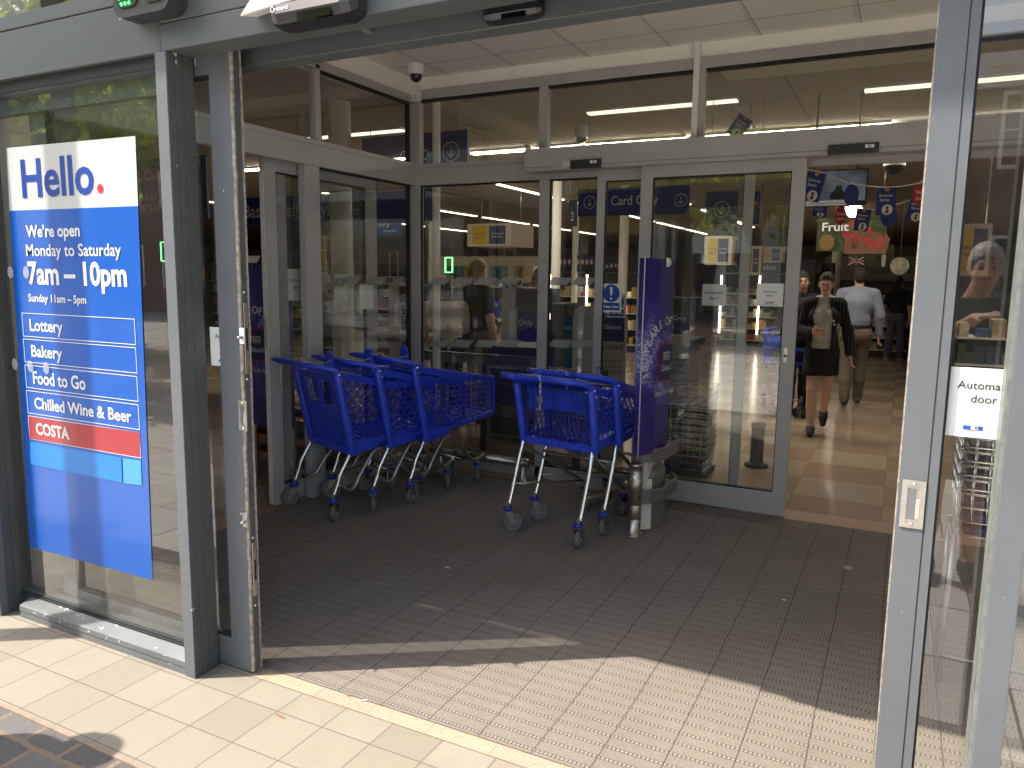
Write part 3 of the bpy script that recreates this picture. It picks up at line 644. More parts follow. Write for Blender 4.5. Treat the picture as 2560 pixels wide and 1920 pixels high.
for i in range(3): m.box((a.x+.005,gy-.003,b.z+.006+i*.01),(b.x-.006-.01*(i==1),gy-.0022,b.z+.009+i*.01))
m.build('print',M_dark,t)
# inner doors
la=leaf('sliding_door','grey framed inner glass door behind the other inner door, Keep clear sticker on its pane',P(1487,700,Y=5.36).x,P(1872,700,Y=5.36).x,5.36,z0+.0,stile=.062,rail=.13,top=.085,th=.042,m_=M_frame_in)
xb0,xb1=P(1594,700,Y=5.30).x,P(2002,640,Y=5.30).x
lb_=leaf('sliding_door','grey framed inner glass door nearest the store opening with a deep bottom rail',xb0,xb1,5.30,z0+.0,stile=.085,rail=.155,top=.085,th=.042,m_=M_frame_in)
bpy.data.objects  # both doors are parked open to the left
c=P(1963,888,Y=5.296); k=MB().box((c.x-.013,5.294,c.z-.05),(c.x+.013,5.2995,c.z+.05)).build('lock_plate',M_alu,lb_,bevel=.002)
MB().lathe([(.009,0),(.008,.004),(.0001,.0045)],(c.x,5.294,c.z-.005),12,axis=-Y_).build('keyhole',M_seal,k)
ys=5.378; a,b=P(1757,710,Y=ys),P(1813,765,Y=ys)
auto_sign('door_sticker','square white automatic door sticker seen through the inner door, left of the other',((a.x+b.x)/2,(a.z+b.z)/2),b.x-a.x,a.z-b.z,ys,.022,logo=False,tz=.46)
ys=5.317; a,b=P(1893,708,Y=ys),P(1957,767,Y=ys)
auto_sign('door_sticker','white automatic door sticker with small red arrow mark on the inner door beside its stile',((a.x+b.x)/2,(a.z+b.z)/2),b.x-a.x,a.z-b.z,ys,.0145,logo=False,tri=True,tz=.4)
def keep(y,tl,br,lab):
    a,b=P(*tl,Y=y),P(*br,Y=y); W,H=b.x-a.x,a.z-b.z; t=thing('keep_clear_sticker',(a.x+W/2,y,a.z-H/2),lab,'sticker',group='keep clear stickers')
    MB().box((a.x,y,b.z),(b.x,y+.0012,a.z)).build('paper',M_paper,t)
    mb=bpy.data.materials.get('sign_blue') or mat('sign_blue',(.005,.08,.36),.4)
    m=MB(); c=Vector((a.x+W*.5,y-.001,a.z-H*.335)); m.disc(c,X,Z,W*.4,W*.4); m.box((a.x+W*.09,y-.0014,b.z+H*.06),(b.x-W*.09,y-.0006,b.z+H*.33)); m.build('blue_panel',mb,t)
    m=MB(); m.prism([(-W*.035,-W*.1),(W*.035,-W*.1),(W*.07,W*.24),(W*.04,W*.28),(-W*.04,W*.28),(-W*.07,W*.24)],c-Y_*.0012,X,Z,-Y_*.0004); m.disc(c-Z*W*.24-Y_*.0016,X,Z,W*.055); m.text('Keep clear',(a.x+W*.5,y-.002,b.z+H*.155),X,Z,H*.085,width=W*.76,bold=.03,align='C'); m.build('lettering',M_paper,t)
keep(5.375,(1503,709),(1553,781),'white sticker with blue exclamation circle reading Keep clear on the inner door')
keep(5.45,(1520,733),(1563,795),'second keep clear sticker partly hidden behind the first')
# frosted manifestation on the back panes
fx=0
for row,(py,zs) in enumerate(((703,.056),(859,.052))):
    for i,px in enumerate((1097,1155,1214,1273,1400,1460)):
        p0=P(px,py,Y=yg-.004); wd,hh=.085,.03
        m=MB(); n=8; top=[(-wd+.03+ (2*wd)*k/n, hh) for k in range(n+1)]; bot=[(wd-.03-(2*wd)*k/n, -hh) for k in range(n+1)]
        o=m.prism(top+bot,p0,X,Z,Y_*.0006).build('frosted_mark',M_frost); tag(o,'slanted frosted film mark on the back screen, in the %s row'%('upper','lower')[row],'film mark','frosted film marks on the glass')
for px,py in ((1251,713),(1249,800),(1371,714),(1368,806)):
    o=MB().lathe([(.0175,0),(.016,.002),(.0001,.0025)],P(px,py,Y=yg-.004),20,axis=-Y_).build('glass_dot',M_paper); tag(o,'small round white dot on the back screen beside the grey post','dot','round white dots on the back screen')

# ---------------------------------------------------------------- left side screen (plane X = XW)
ss=thing('glazed_screen',(XW,3.8,0),'grey framed glass screen with sliding door on the left side of the lobby','glazed screen')
py_=lambda x,y:P(x,y,X=XW)
y0p,y1p=py_(766,620).y,py_(803,620).y; zs1=py_(803,352).z; zs0=py_(803,418).z; zst=py_(803,152).z
yfar=YB
MB().box((XW-.06,y0p,0),(XW,y1p,zs0)).build('post',M_frame_in,ss,bevel=.004)
a,b=py_(789,240).y,py_(802,240).y; MB().box((XW-.06,a,zs1),(XW,b,zst-.03)).build('post',M_frame_in,ss,bevel=.003)
m=MB(); m.box((XW-.06,2.3,zs1-.035),(XW,yfar,zs1)); m.box((XW-.06,2.3,zs0),(XW+.004,yfar,zs1-.037)); m.build('transom_rail',M_frame_in,ss,bevel=.002)
MB().box((XW-.06,2.3,zst-.06),(XW,yfar,zst)).build('top_rail',M_frame_in,ss,bevel=.003)
m=MB(); m.box((XW-.05,b,zst-.075),(XW-.01,yfar-.07,zst-.06)); m.box((XW-.05,b+.0,zs1),(XW-.01,b+.015,zst-.06)); m.box((XW-.05,yfar-.085,zs1),(XW-.012,yfar-.07,zst-.06)); m.box((XW-.05,y1p,zs0-.012),(XW-.01,yfar-.07,zs0)); m.box((XW-.05,yfar-.085,.1),(XW-.012,yfar-.07,zs0)); m.build('glazing_gasket',M_seal,ss)
MB().box((XW-.06,y1p,0),(XW,yfar,.1)).build('bottom_rail',M_frame_in,ss,bevel=.003)
xg=XW-.03
for ya,yb,za,zb_ in ((y1p,yfar-.07,.1,zs0),(b,yfar-.07,zs1,zst-.06),(2.3,a,zs1,zst-.06)):
    MB().quad((xg,ya,za),(xg,yb,za),(xg,yb,zb_),(xg,ya,zb_)).build('pane',M_glass_in,ss)
yl=py_(690,700).y
ls=leaf('sliding_door','open grey side door parked on the left of the lobby, white brush edge and small lock plate',yl,yl+1.15,XW-.075,zs0+.02,stile=.1,rail=.13,th=.04,m_=M_frame_in,axis='Y')
m=MB()
for i in range(40): m.box((XW-.112,yl-.008+rnd(-.0006,.0006),.03+i*.056),(XW-.08,yl-.001,.03+(i+1)*.056))
m.build('brush_seal',mat('white_brush',(.62,.6,.56),.8,var=.15,vs=30),ls)
MB().box((XW-.105,yl-.012,1.12),(XW-.085,yl-.008,1.3)).build('lock_plate',M_alu,ls,bevel=.001)
c=P(706,920,X=XW-.07); MB().box((XW-.0748,c.y-.015,c.z-.035),(XW-.07,c.y+.015,c.z+.035)).build('lock_plate',M_alu,ls,bevel=.001)
yl2=py_(735,700).y
ls2=leaf('sliding_door','second side door leaf parked behind the first on the left of the lobby',yl2,yl2+1.1,XW-.135,zs0+.02,stile=.085,rail=.13,th=.04,m_=M_frame_in,axis='Y')
for px,lab in ((722,'automatic door sticker half hidden by the first side door stile'),(757,'automatic door sticker half hidden by the side screen post')):
    y0=P(px,690,X=XW-.15).y; t=thing('door_sticker',(XW-.15,y0,1.6),lab,'sticker',group='automatic door stickers')
    z=P(px,712,X=XW-.15).z; m=MB(); m.box((XW-.151,y0-.02,z-.11),(XW-.149,y0+.16,z+.11)); m.build('paper',M_paper,t)
    m=MB(); m.text('Automatic',(XW-.148,y0+.0,z+.02),Y_,Z,.026,bold=.006); m.text('door',(XW-.148,y0+.035,z-.03),Y_,Z,.026,bold=.006); m.build('lettering',M_dark,t)
for px,py,w,h,lab in ((854,720,.12,.2,'pale green sheet taped to the side screen pane'),(917,742,.13,.19,'white sheet taped to the side screen pane')):
    p=P(px,py,X=xg-.006); o=MB().box((xg-.008,p.y-w/2-.02,p.z-h/2),(xg-.006,p.y+w/2+.02,p.z+h/2)).build('notice_sheet',M_paper if h<.2 else mat('pale_green_sheet',(.5,.58,.53),.6)); tag(o,lab,'notice')
# frosted marks on the side pane
for i,px in enumerate((838,875,935,990)):
    p=P(px,(705,700,703,706)[i],X=xg-.004); o=MB().prism([(-.09,-.03),(-.03,.03),(.12,.03),(.09,-.03)],p,Y_,Z,X*.0006).build('frosted_mark',M_frost); tag(o,'slanted frosted film mark on the left side screen','film mark','frosted film marks on the glass')
# dome camera and motion detector
c=P(1040,196,Y=5.08); dc=thing('dome_camera',(c.x,c.y,zc),'small dark dome camera with cream base under the lobby ceiling corner','camera')
dz=zc; MB().lathe([(.062,0),(.062,-.05),(.05,-.075)],(c.x,c.y,dz),24).build('base',M_whitep,dc); MB().lathe([(.047,-.07),(.046,-.09),(.036,-.115),(.018,-.128),(.0001,-.13)],(c.x,c.y,dz),24).build('dome',M_black,dc)
c=P(1042,235,Y=YB-.03); pr=thing('motion_detector',(c.x,YB-.03,c.z),'white motion detector in the corner of the lobby screens','detector')
m=MB(); rbox(m,(c.x,YB-.035,c.z),.07,.045,.125,.022); m.build('housing',M_whitep,pr,bevel=.01,seg=3); m=MB(); rbox(m,(c.x,YB-.059,c.z-.028),.032,.004,.045,.012); m.build('lens',mat('detector_lens',(.6,.6,.58),.2),pr)
# crash rail along the back screen
ra=P(1185,1141,Y=5.2); rb=P(1322,1158,Y=5.2); rl=thing('crash_rail',(rb.x,5.2,0),'low polished steel crash rail on stub posts in front of the back screen','rail')
zr=(ra.z+rb.z)/2; MB().tube([(-3.5,5.2,zr),(rb.x,5.2,zr)],.034,16).build('rail_tube',M_steel,rl)
for x in (rb.x-.05,-3.3): MB().lathe([(.05,.006),(.05,.012),(.024,.014),(.024,zr-.02)],(x,5.2,0),16).build('stub_post',M_steel,rl)
# ================================================================ TROLLEYS
def inside(poly,p):
    c=False; n=len(poly)
    for i in range(n):
        (x1,y1),(x2,y2)=poly[i],poly[(i+1)%n]
        if (y1>p[1])!=(y2>p[1]) and p[0]<(x2-x1)*(p[1]-y1)/(y2-y1)+x1: c=not c
    return c
def hex_bars(mb,poly,f,nrm,wd=.0046,dp=.006,px=.066,py=.055,m=0):
    """lattice of long hexagons inside the outline, f maps the plane to space"""
    us=[p[0] for p in poly]; vs=[p[1] for p in poly]
    nu=int((max(us)-min(us))/px)+3; nv=int((max(vs)-min(vs))/(py*.75))+3; segs=set()
    for j in range(-1,nv):
        for i in range(-1,nu):
            cx=min(us)+(i+(j%2)*.5)*px; cy=min(vs)+j*py*.72
            h=[(cx-px*.5,cy-py*.20),(cx-px*.5,cy+py*.20),(cx,cy+py*.52),(cx+px*.5,cy+py*.20)]
            for a,b in zip(h[:-1],h[1:]): segs.add((round(a[0],4),round(a[1],4),round(b[0],4),round(b[1],4)))
    for x1,y1,x2,y2 in sorted(segs):
        ts=[k/6 for k in range(7) if inside(poly,(x1+(x2-x1)*k/6,y1+(y2-y1)*k/6))]
        if len(ts)<2: continue
        a,b=ts[0],ts[-1]; mb.bar(f(x1+(x2-x1)*a,y1+(y2-y1)*a),f(x1+(x2-x1)*b,y1+(y2-y1)*b),wd,dp,nrm,m)
def caster(par,loc,rz):
    c=MB().lathe([(.012,.19),(.012,.135)],(0,0,0),10).build('caster',M_darksteel,par,local=True); c.location=loc; c.rotation_euler=(0,0,rz)
    MB().lathe([(.0,.138),(.027,.138),(.031,.144),(.031,.156),(.027,.164),(.0,.164)],(0,0,0),18).build('caster_ring',M_ring,c,local=True)
    m=MB()
    for s in (-1,1): m.prism([(-.026,.138),(.02,.138),(.006,.1),(-.024,.052),(-.042,.052),(-.046,.062)],(s*.021,0,0),Y_,Z,X*(s*.003))
    m.box((-.022,-.024,.13),(.022,.02,.138)); m.build('fork',M_steel,c,bevel=.002,local=True)
    o=(0,-.032,.063)
    MB().lathe([(.046,-.015),(.058,-.014),(.062,-.008),(.063,0),(.062,.008),(.058,.014),(.046,.015)],o,28,axis=X).build('wheel',M_tyre,c,local=True)
    k=MB().lathe([(.0,-.018),(.016,-.018),(.02,-.012),(.032,-.012),(.035,-.015),(.046,-.0145),(.046,.0145),(.035,.015),(.032,.012),(.02,.012),(.016,.018),(0,.018)],o,24,axis=X).build('wheel_hub',M_hub,c,local=True)
    return c
def link_chain(m,path,r=.0075,t=.0017):
    for i,(a,b) in enumerate(zip(path[:-1],path[1:])):
        a,b=Vector(a),Vector(b); d=(b-a); L=d.length; d.normalize(); s=d.orthogonal().normalized(); s=s if i%2 else d.cross(s); k=L*.62
        m.tube([ (a+b)/2+d*(k*math.cos(q))+s*(r*.62*math.sin(q)) for q in [2*math.pi*j/10 for j in range(10)]],t,5,closed=True)
def trolley(label,kind,hw=.262):
    t=thing('shopping_trolley',(0,0,0),label,'trolley',group='blue plastic trolleys nested on the left' if kind=='L' else 'blue trolleys with wire gates in the middle')
    NOSE=.862; wide=lambda s: hw-.078*max(0,min(1,(s-.02)/.85))
    if kind=='L': top=[(.05,.978),(.2,.945),(.35,.905),(.46,.882),(.6,.866),(.74,.855),(.865,.823)]; b0,b1=.455,.538; pt,pb=(.035,.985),(.148,.43)
    else: top=[(.1,.972),(.2,.945),(.32,.912),(.45,.893),(.6,.875),(.75,.86),(.87,.835)]; b0,b1=.585,.64; pt,pb=(.085,.962),(.165,.555)
    if kind=='L': sk0,sk1=.425,.453
    else: sk0,sk1=.555,.575
    def pl(sg): return lambda s,z: Vector((sg*wide(s),s,z))
    zb=lambda s: b0+(b1-b0)*(s-.13)/(NOSE-.13)
    def ztop(s):
        for (a,c),(b,d) in zip(top[:-1],top[1:]):
            if s<=b: return c+(d-c)*(s-a)/(b-a)
        return top[-1][1]
    px0=lambda z: pt[0]+(pb[0]-pt[0])*(pt[1]-z)/(pt[1]-pb[1])
    for sg in (-1,1):
        f=pl(sg); m=MB(); N=X*sg
        poly=[(px0(.95),.95)]+[(s,z-.035) for s,z in top]+[(NOSE,b1+.025)]+[(s,zb(s)+.025) for s in (.6,.36)]+[(.15,sk0+.09)]
        if kind=='R': poly[-1]=(.16,sk0+.045)
        hex_bars(m,poly,f,N)
        # rim and lower rail
        for (a,c),(b,d) in zip(top[:-1],top[1:]):
            m.bar(f(a,c-.018),f(b,d-.018),.016,.038,Z)
            m.bar(f(a,c)+N*.004,f(b,d)+N*.004,.026,.012,Z)
        for a,b in ((.14,.36),(.36,.6),(.6,NOSE)): m.bar(f(a,zb(a)+.012),f(b,zb(b)+.012),.016,.03,Z)
        m.bar(f(NOSE,b1),f(NOSE+.005,top[-1][1]-.02),.02,.016,N)
        m.build('side_panel',M_trolley,t,local=True)
        # corner post and skirt
        m=MB(); a=f(pt[0],pt[1]); b=f(pb[0],pb[1]); a.x=sg*(hw+.004); b.x=sg*(hw-.003)
        d=(b-a).normalized(); 
        m.tube([a+d*.015,a+d*.1,(a+b)/2,b-d*.06,b],[.024,.026,.025,.024,.022],12,ry=.03)
        m.add([f(.15,sk0)+N*.012,f(.365,sk1)+N*.012,f(.362,zb(.36)+.03)+N*.012,f(.14,sk0+.1 if kind=='L' else sk0+.045)+N*.012,f(.15,sk0)-N*.02,f(.365,sk1)-N*.02,f(.362,zb(.36)+.03)-N*.02,f(.14,sk0+.1 if kind=='L' else sk0+.045)-N*.02],[(0,1,2,3),(7,6,5,4),(0,4,5,1),(1,5,6,2),(2,6,7,3),(3,7,4,0)])
        m.build('corner_post',M_trolley,t,bevel=.003,local=True)
        MB().lathe([(.0095,0),(.008,.003),(.0001,.005)],Vector((sg*(hw+.029),pt[0]+.005,pt[1]-.016)),12,axis=N).lathe([(.006,0),(.005,.002),(.0001,.003)],Vector((sg*(hw+.027),pt[0]+.022,pt[1]-.055)),10,axis=N).build('bolt',M_chrome,t,local=True)
    # handle with rounded shoulders
    hs=(-.115,1.028) if kind=='L' else (-.045,1.002); e=hw+.004
    path=bez([(e,pt[0]+.01,pt[1]-.05),(e,pt[0]-.01,pt[1]+.005),(e-.03,hs[0]*.55+pt[0]*.45,hs[1]-.012),(e-.1,hs[0],hs[1]),(0,hs[0]-.004,hs[1]+.003),(-e+.1,hs[0],hs[1]),(-e+.03,hs[0]*.55+pt[0]*.45,hs[1]-.012),(-e,pt[0]-.01,pt[1]+.005),(-e,pt[0]+.01,pt[1]-.05)],6)
    m=MB().tube(path,.0215,12,ry=.019)
    if kind=='R': m.tube([(-e+.1,hs[0],hs[1]),(-e-.02,hs[0]+.004,hs[1])],.02,12)
    else: m.tube([(-e+.1,hs[0],hs[1]),(-e-.012,hs[0]-.012,hs[1]+.004)],[.02,.013],12)
    m.build('handle',M_trolley,t,local=True)
    zl=hs[1]+.0
    if kind=='L':
        m=MB(); m.hexa([(-.235,hs[0]-.03,zl-.004),(.02,hs[0]-.03,zl-.004),(.02,hs[0]+.06,zl-.012),(-.235,hs[0]+.06,zl-.012),(-.225,hs[0]-.02,zl+.022),(.01,hs[0]-.02,zl+.022),(.01,hs[0]+.055,zl+.012),(-.225,hs[0]+.055,zl+.012)]); hp_=m.build('handle_panel',M_trolley,t,bevel=.004,local=True)
        MB().quad((-.1,hs[0]-.018,zl+.0245),(.0,hs[0]-.018,zl+.0245),(.0,hs[0]+.05,zl+.0155),(-.1,hs[0]+.05,zl+.0155)).build('handle_label',mat('trolley_label',(.42,.42,.42),.35) if 'trolley_label' not in bpy.data.materials else bpy.data.materials['trolley_label'],hp_,local=True)
        m=MB(); m.prism([(-.045,0),(.045,0),(.036,.115),(.022,.135),(-.022,.135),(-.036,.115)],(.05,.1,.965),X,Z,Y_*.018); m.build('seat_flap',M_trolley,t,bevel=.005,local=True)
    else:
        m=MB(); m.box((-.2,hs[0]-.005,zl-.004),(.2,hs[0]+.1,zl+.008)); m.build('handle_tray',M_trolley,t,bevel=.005,local=True)
        m=MB()
        for x in (-.17,.17): m.tube(bez([(x-.012,.06,.97),(x-.012,.055,1.04),(x,.054,1.055),(x+.012,.055,1.04),(x+.012,.06,.97)],4),.0035,6)
        m.build('hook_loop',M_wire,t,local=True)
    # rear gate, hinged near the handle
    g0=Vector((0,pt[0]+.0,.935)); 
    if kind=='L':
        m=MB(); D=Vector((0,pb[0]-pt[0]-.01,pb[1]-.925)).normalized(); W=hw-.03; L=.50
        def gp(u,q): return Vector((u,0,0))+D*q
        nrm=X.cross(D)
        # frame, two leg holes, slotted lower field
        def slab(u0,u1,q0,q1,th=.012): m.prism([(u0,q0),(u1,q0),(u1,q1),(u0,q1)],Vector((0,0,0)),X,D,nrm*th)
        slab(-W,W,-.03,.02); slab(-W,-.17,.02,.19); slab(.17,W,.02,.19); slab(-.025,.025,.02,.19); slab(-W,W,.19,.225); slab(-W,W,L-.03,L); slab(-W,-W+.03,.225,L-.03); slab(W-.03,W,.225,L-.03)
        n=15; 
        for i in range(n+1): u=-W+.03+(2*W-.06)*i/n; slab(u-.003,u+.003,.225,L-.03,.009)
        for j in range(1,9): q=.225+(L-.255)*j/9; slab(-W+.03,W-.03,q-.004,q+.004,.007)
        gate=m.build('rear_gate',M_trolley,t,local=True); gate.location=g0
        MB().prism([(-.16,.04),(-.04,.04),(-.05,.18),(-.15,.18)],Vector((0,.05,0)),X,D,nrm*.008).prism([(.04,.04),(.16,.04),(.15,.18),(.05,.18)],Vector((0,.05,0)),X,D,nrm*.008).build('seat_back',M_trolley,gate,local=True)
    else:
        m=MB(); D=Vector((0,pb[0]-pt[0]+.0,pb[1]-.93)).normalized(); W=hw-.035; L=.37
        def gp(u,q): return Vector((u,0,0))+D*q
        m.tube([gp(-W,0),gp(W,0),gp(W*.96,L),gp(-W*.96,L)],.0045,6,closed=True)
        for u in (-.9,-.66,-.48,-.02,.1,.55,.74,.92): m.tube([gp(u*W,0),gp(u*W*.97,L)],.0032,5)
        for i in range(11): u=-.62+i*.13; m.tube([gp(u*W,.165),gp(u*W,L)],.0032,5)
        for q in (.165,.32): m.tube([gp(-W*.95,q),gp(W*.95,q)],.0032,5)
        gate=m.build('rear_gate',M_wire,t,local=True); gate.location=g0
        MB().prism([(-W*.93,.015),(W*.93,.015),(W*.9,.15),(-W*.9,.15)],Vector((0,.03,0)),X,D,Y_*.012).build('seat_back',M_trolley,gate,bevel=.003,local=True)
        m=MB(); m.prism([(-W*.93,.13),(-W*.93+.04,.13),(-W*.93+.03,.17),(-W*.93,.165)],Vector((0,.02,0)),X,D,Y_*.02); m.prism([(W*.93-.04,.13),(W*.93,.13),(W*.93,.165),(W*.93-.03,.17)],Vector((0,.02,0)),X,D,Y_*.02); m.build('hinge_block',M_trolley,gate,local=True)
    # floor, nose panel, rear sill
    m=MB()
    for i in range(12):
        s=.16+i*.06; m.bar((-wide(s)+.005,s,zb(s)+.006),(wide(s)-.005,s,zb(s)+.006),.02,.012,Z)
    for i in range(9): u=-.8+i*.2; m.bar((u*wide(.15),.15,zb(.15)+.008),(u*wide(NOSE),NOSE,zb(NOSE)+.008),.012,.012,Z)
    m.build('basket_floor',M_trolley,t,local=True)
    m=MB(); w1=wide(NOSE)
    hex_bars(m,[(-w1,b1+.01),(w1,b1+.01),(w1,.81),(-w1,.81)],lambda a,b:Vector((a,NOSE,b)),Y_)
    m.bar((-w1,NOSE,.815),(w1,NOSE,.815),.022,.04,Z); m.bar((-w1,NOSE,b1+.008),(w1,NOSE,b1+.008),.02,.028,Z); m.build('nose_panel',M_trolley,t,local=True)
    m=MB(); zr=pb[1]+.02; m.box((-hw,pb[0]-.03,zr-.018),(hw,pb[0]+.03,zr+.018))
    for u in (-.17,-.06,.06,.17): m.box((u-.022,pb[0]-.034,zr+.006),(u+.022,pb[0]-.01,zr+.03))
    m.build('rear_sill',M_trolley,t,bevel=.004,local=True)
    # chassis
    fw=.155
    for sg in (-1,1):
        if kind=='L':
            w=lambda s: sg*(hw-.006-(hw-.006-fw-.015)*max(0,min(1,(s-.1)/.6)))
            T=lambda pts:[Vector((w(s),s,z)) for s,z in pts]
            MB().tube(bez(T([(-.006,.165),(.035,.262)]),4)+bez(T([(.04,.285),(.055,.32),(.105,.4),(.123,.43),(.13,.47)]),5),.0125,10).build('leg',M_chrome,t,local=True)
            MB().tube(bez(T([(.03,.245),(.062,.235),(.09,.208),(.13,.198),(.17,.222),(.2,.27),(.3,.395),(.335,.425),(.372,.435),(.41,.42),(.47,.37),(.62,.235),(.665,.205),(.71,.2)]),5),.0165,10,ry=.0125).build('under_loop',M_darksteel,t,local=True)
            MB().prism([(-.004,.17),(.03,.262),(.075,.245),(.05,.215),(.028,.17)],(sg*(hw-.02),0,0),Y_,Z,X*sg*.008).build('leg_gusset',M_darksteel,t,bevel=.002,local=True)
        else:
            w=lambda s: sg*(hw-.004-(hw-.01-fw)*max(0,min(1,(s-.1)/.62)))
            T=lambda pts:[Vector((w(s),s,z)) for s,z in pts]
            MB().tube(bez(T([(.006,.165),(.035,.24),(.105,.45),(.125,.51),(.15,.565),(.19,.6)]),5),.0145,12).build('leg',M_chrome,t,local=True)
            m=MB(); m.bar(Vector((w(.13),.13,.545)),Vector((w(.72),.72,.2)),.012,.034,X); m.build('under_bar',M_darksteel,t,bevel=.002,local=True)
            MB().tube(T([(.06,.3),(.72,.2)]),.006,8).build('brace_rod',M_steel,t,local=True)
        caster(t,(sg*(hw-.006),-.004,0),(-.5,-2.6)[sg>0] if kind=='L' else (2.3,-2.9)[sg>0])
        caster(t,(sg*fw,.73,0),(.9,-2.0)[sg>0])
    m=MB(); m.tube(bez([(-fw-.02,.70,.2),(-fw,.75,.205),(-.11,.815,.225),(.11,.815,.225),(fw,.75,.205),(fw+.02,.70,.2)],5),.014,10,ry=.0115); m.bar((-fw,.55,.22),(fw,.55,.22),.02,.012,Z); m.build('nose_bar',M_darksteel,t,local=True)
    m=MB(); m.tube([(-hw+.02,.37,.43 if kind=='L' else .46),(hw-.02,.37,.43 if kind=='L' else .46)],.01,8); m.build('cross_tube',M_darksteel,t,local=True)
    # coin lock and chain
    cx=-.13 if kind=='L' else .02; cy=hs[0]-.028; m=MB()
    if kind=='L':
        link_chain(m,[(cx,cy,hs[1]-.012-.0165*i) for i in range(9)]); z9=hs[1]-.012-.0165*8; ch=m.build('coin_chain',M_chrome,t,local=True)
        MB().box((cx-.007,cy-.006,z9-.045),(cx+.007,cy+.006,z9-.008)).box((cx-.003,cy-.003,z9-.075),(cx+.003,cy+.003,z9-.045)).build('chain_key',M_steel,ch,bevel=.0015,local=True)
        m=MB(); m.box((.02,hs[0]+.01,hs[1]+.012),(.065,hs[0]+.04,hs[1]+.035)); lk=m.build('coin_lock',M_steel,t,bevel=.003,local=True)
        m=MB(); link_chain(m,[Vector((.065+.016*i, hs[0]+.025+.013*i, hs[1]+.024-.022*math.sin(math.pi*i/9))) for i in range(10)]); m.build('link_chain',M_chrome,lk,local=True)
    else:
        link_chain(m,[(cx,cy,hs[1]-.012-.0165*i) for i in range(6)]); z9=hs[1]-.012-.0165*5; ch=m.build('coin_chain',M_chrome,t,local=True)
        MB().box((cx-.017,cy-.01,z9-.045),(cx+.017,cy+.006,z9-.004)).box((cx-.005,cy-.003,z9-.09),(cx-.002,cy+.001,z9-.045)).box((cx+.002,cy-.003,z9-.09),(cx+.005,cy+.001,z9-.045)).build('chain_key',M_steel,ch,bevel=.0015,local=True)
        m=MB(); link_chain(m,bez([(cx,cy-.002,hs[1]-.005),(cx-.01,cy+.005,hs[1]+.02),(cx-.05,cy+.01,hs[1]+.028),(cx-.1,cy+.005,hs[1]+.012)],3)); m.build('link_chain',M_chrome,t,local=True)
    return t
dL=Vector((.32785,.94473,0)); wL=Vector((.94473,-.32785,0)); cL=Vector((-3.691,3.919,0))*.5+Vector((-3.183,3.742,0))*.5
rzL=math.atan2(-dL.x,dL.y)
tL=trolley('nearest of three nested blue trolleys on the left, slotted rear gate closed','L'); tL.location=cL; tL.rotation_euler=(0,0,rzL)
def lift_gate(t,ang):
    for c in kids(t):
        if c.name.startswith('rear_gate'): c.rotation_euler=(ang,0,0)
for i,lb in ((1,'middle of three nested blue trolleys on the left, its rear gate pushed up'),(2,'foremost of three nested blue trolleys on the left, its basket side fully in view')):
    t2=dup(tL,cL+dL*(.302*i),rzL+(.012,.02)[i-1],lb); lift_gate(t2,R(72))
    for c in kids(t2):
        if c.name.startswith('caster'): c.rotation_euler=(0,0,c.rotation_euler.z+rnd(-.5,.5))
dR=Vector((.17657,.98429,0)); cR=(Vector((-2.1454,4.152,0))+Vector((-1.6,4.054,0)))*.5; rzR=math.atan2(-dR.x,dR.y)
tR=trolley('nearer of two nested blue trolleys in the middle with wire rear gate and chained padlock','R',.268); tR.location=cR; tR.rotation_euler=(0,0,rzR)
t2=dup(tR,cR+dR*.285,rzR-.015,'farther of two nested blue trolleys in the middle, half inside the nearer one'); lift_gate(t2,R(70))

# ================================================================ SECURITY GATES
def star_mat():
    t=NT('purple_star_print'); n1=t.noise(2.1,4); v=t.n.new('ShaderNodeTexVoronoi'); v.inputs['Scale'].default_value=75; t.l.new(t.pos,v.inputs['Vector'])
    v2=t.n.new('ShaderNodeTexVoronoi'); v2.inputs['Scale'].default_value=170; t.l.new(t.pos,v2.inputs['Vector'])
    band=t.math('MULTIPLY',t.rng(t.z,.58,.95),t.rng(t.z,1.64,1.2)); cl=t.math('MULTIPLY',band,t.rng(t.noise(5,3),.35,.62))
    s=t.math('MAXIMUM',t.math('LESS_THAN',v.outputs['Distance'],t.math('MULTIPLY',cl,.4)),t.math('LESS_THAN',v2.outputs['Distance'],t.math('MULTIPLY',cl,.38)))
    base=t.mix(t.rng(n1,.3,.7),(.024,.016,.17),(.05,.026,.22)); base=t.mix(t.math('MULTIPLY',cl,.5),base,(.08,.1,.65)); return t.out(t.mix(s,base,(.75,.75,.95)),.35,.5)
M_star=star_mat(); M_starin=mat('wrap_white_edge',(.6,.58,.55),.6); M_card=mat('card_navy',(.012,.02,.1),.4); M_cardred=mat('card_red_line',(.5,.02,.03),.4)
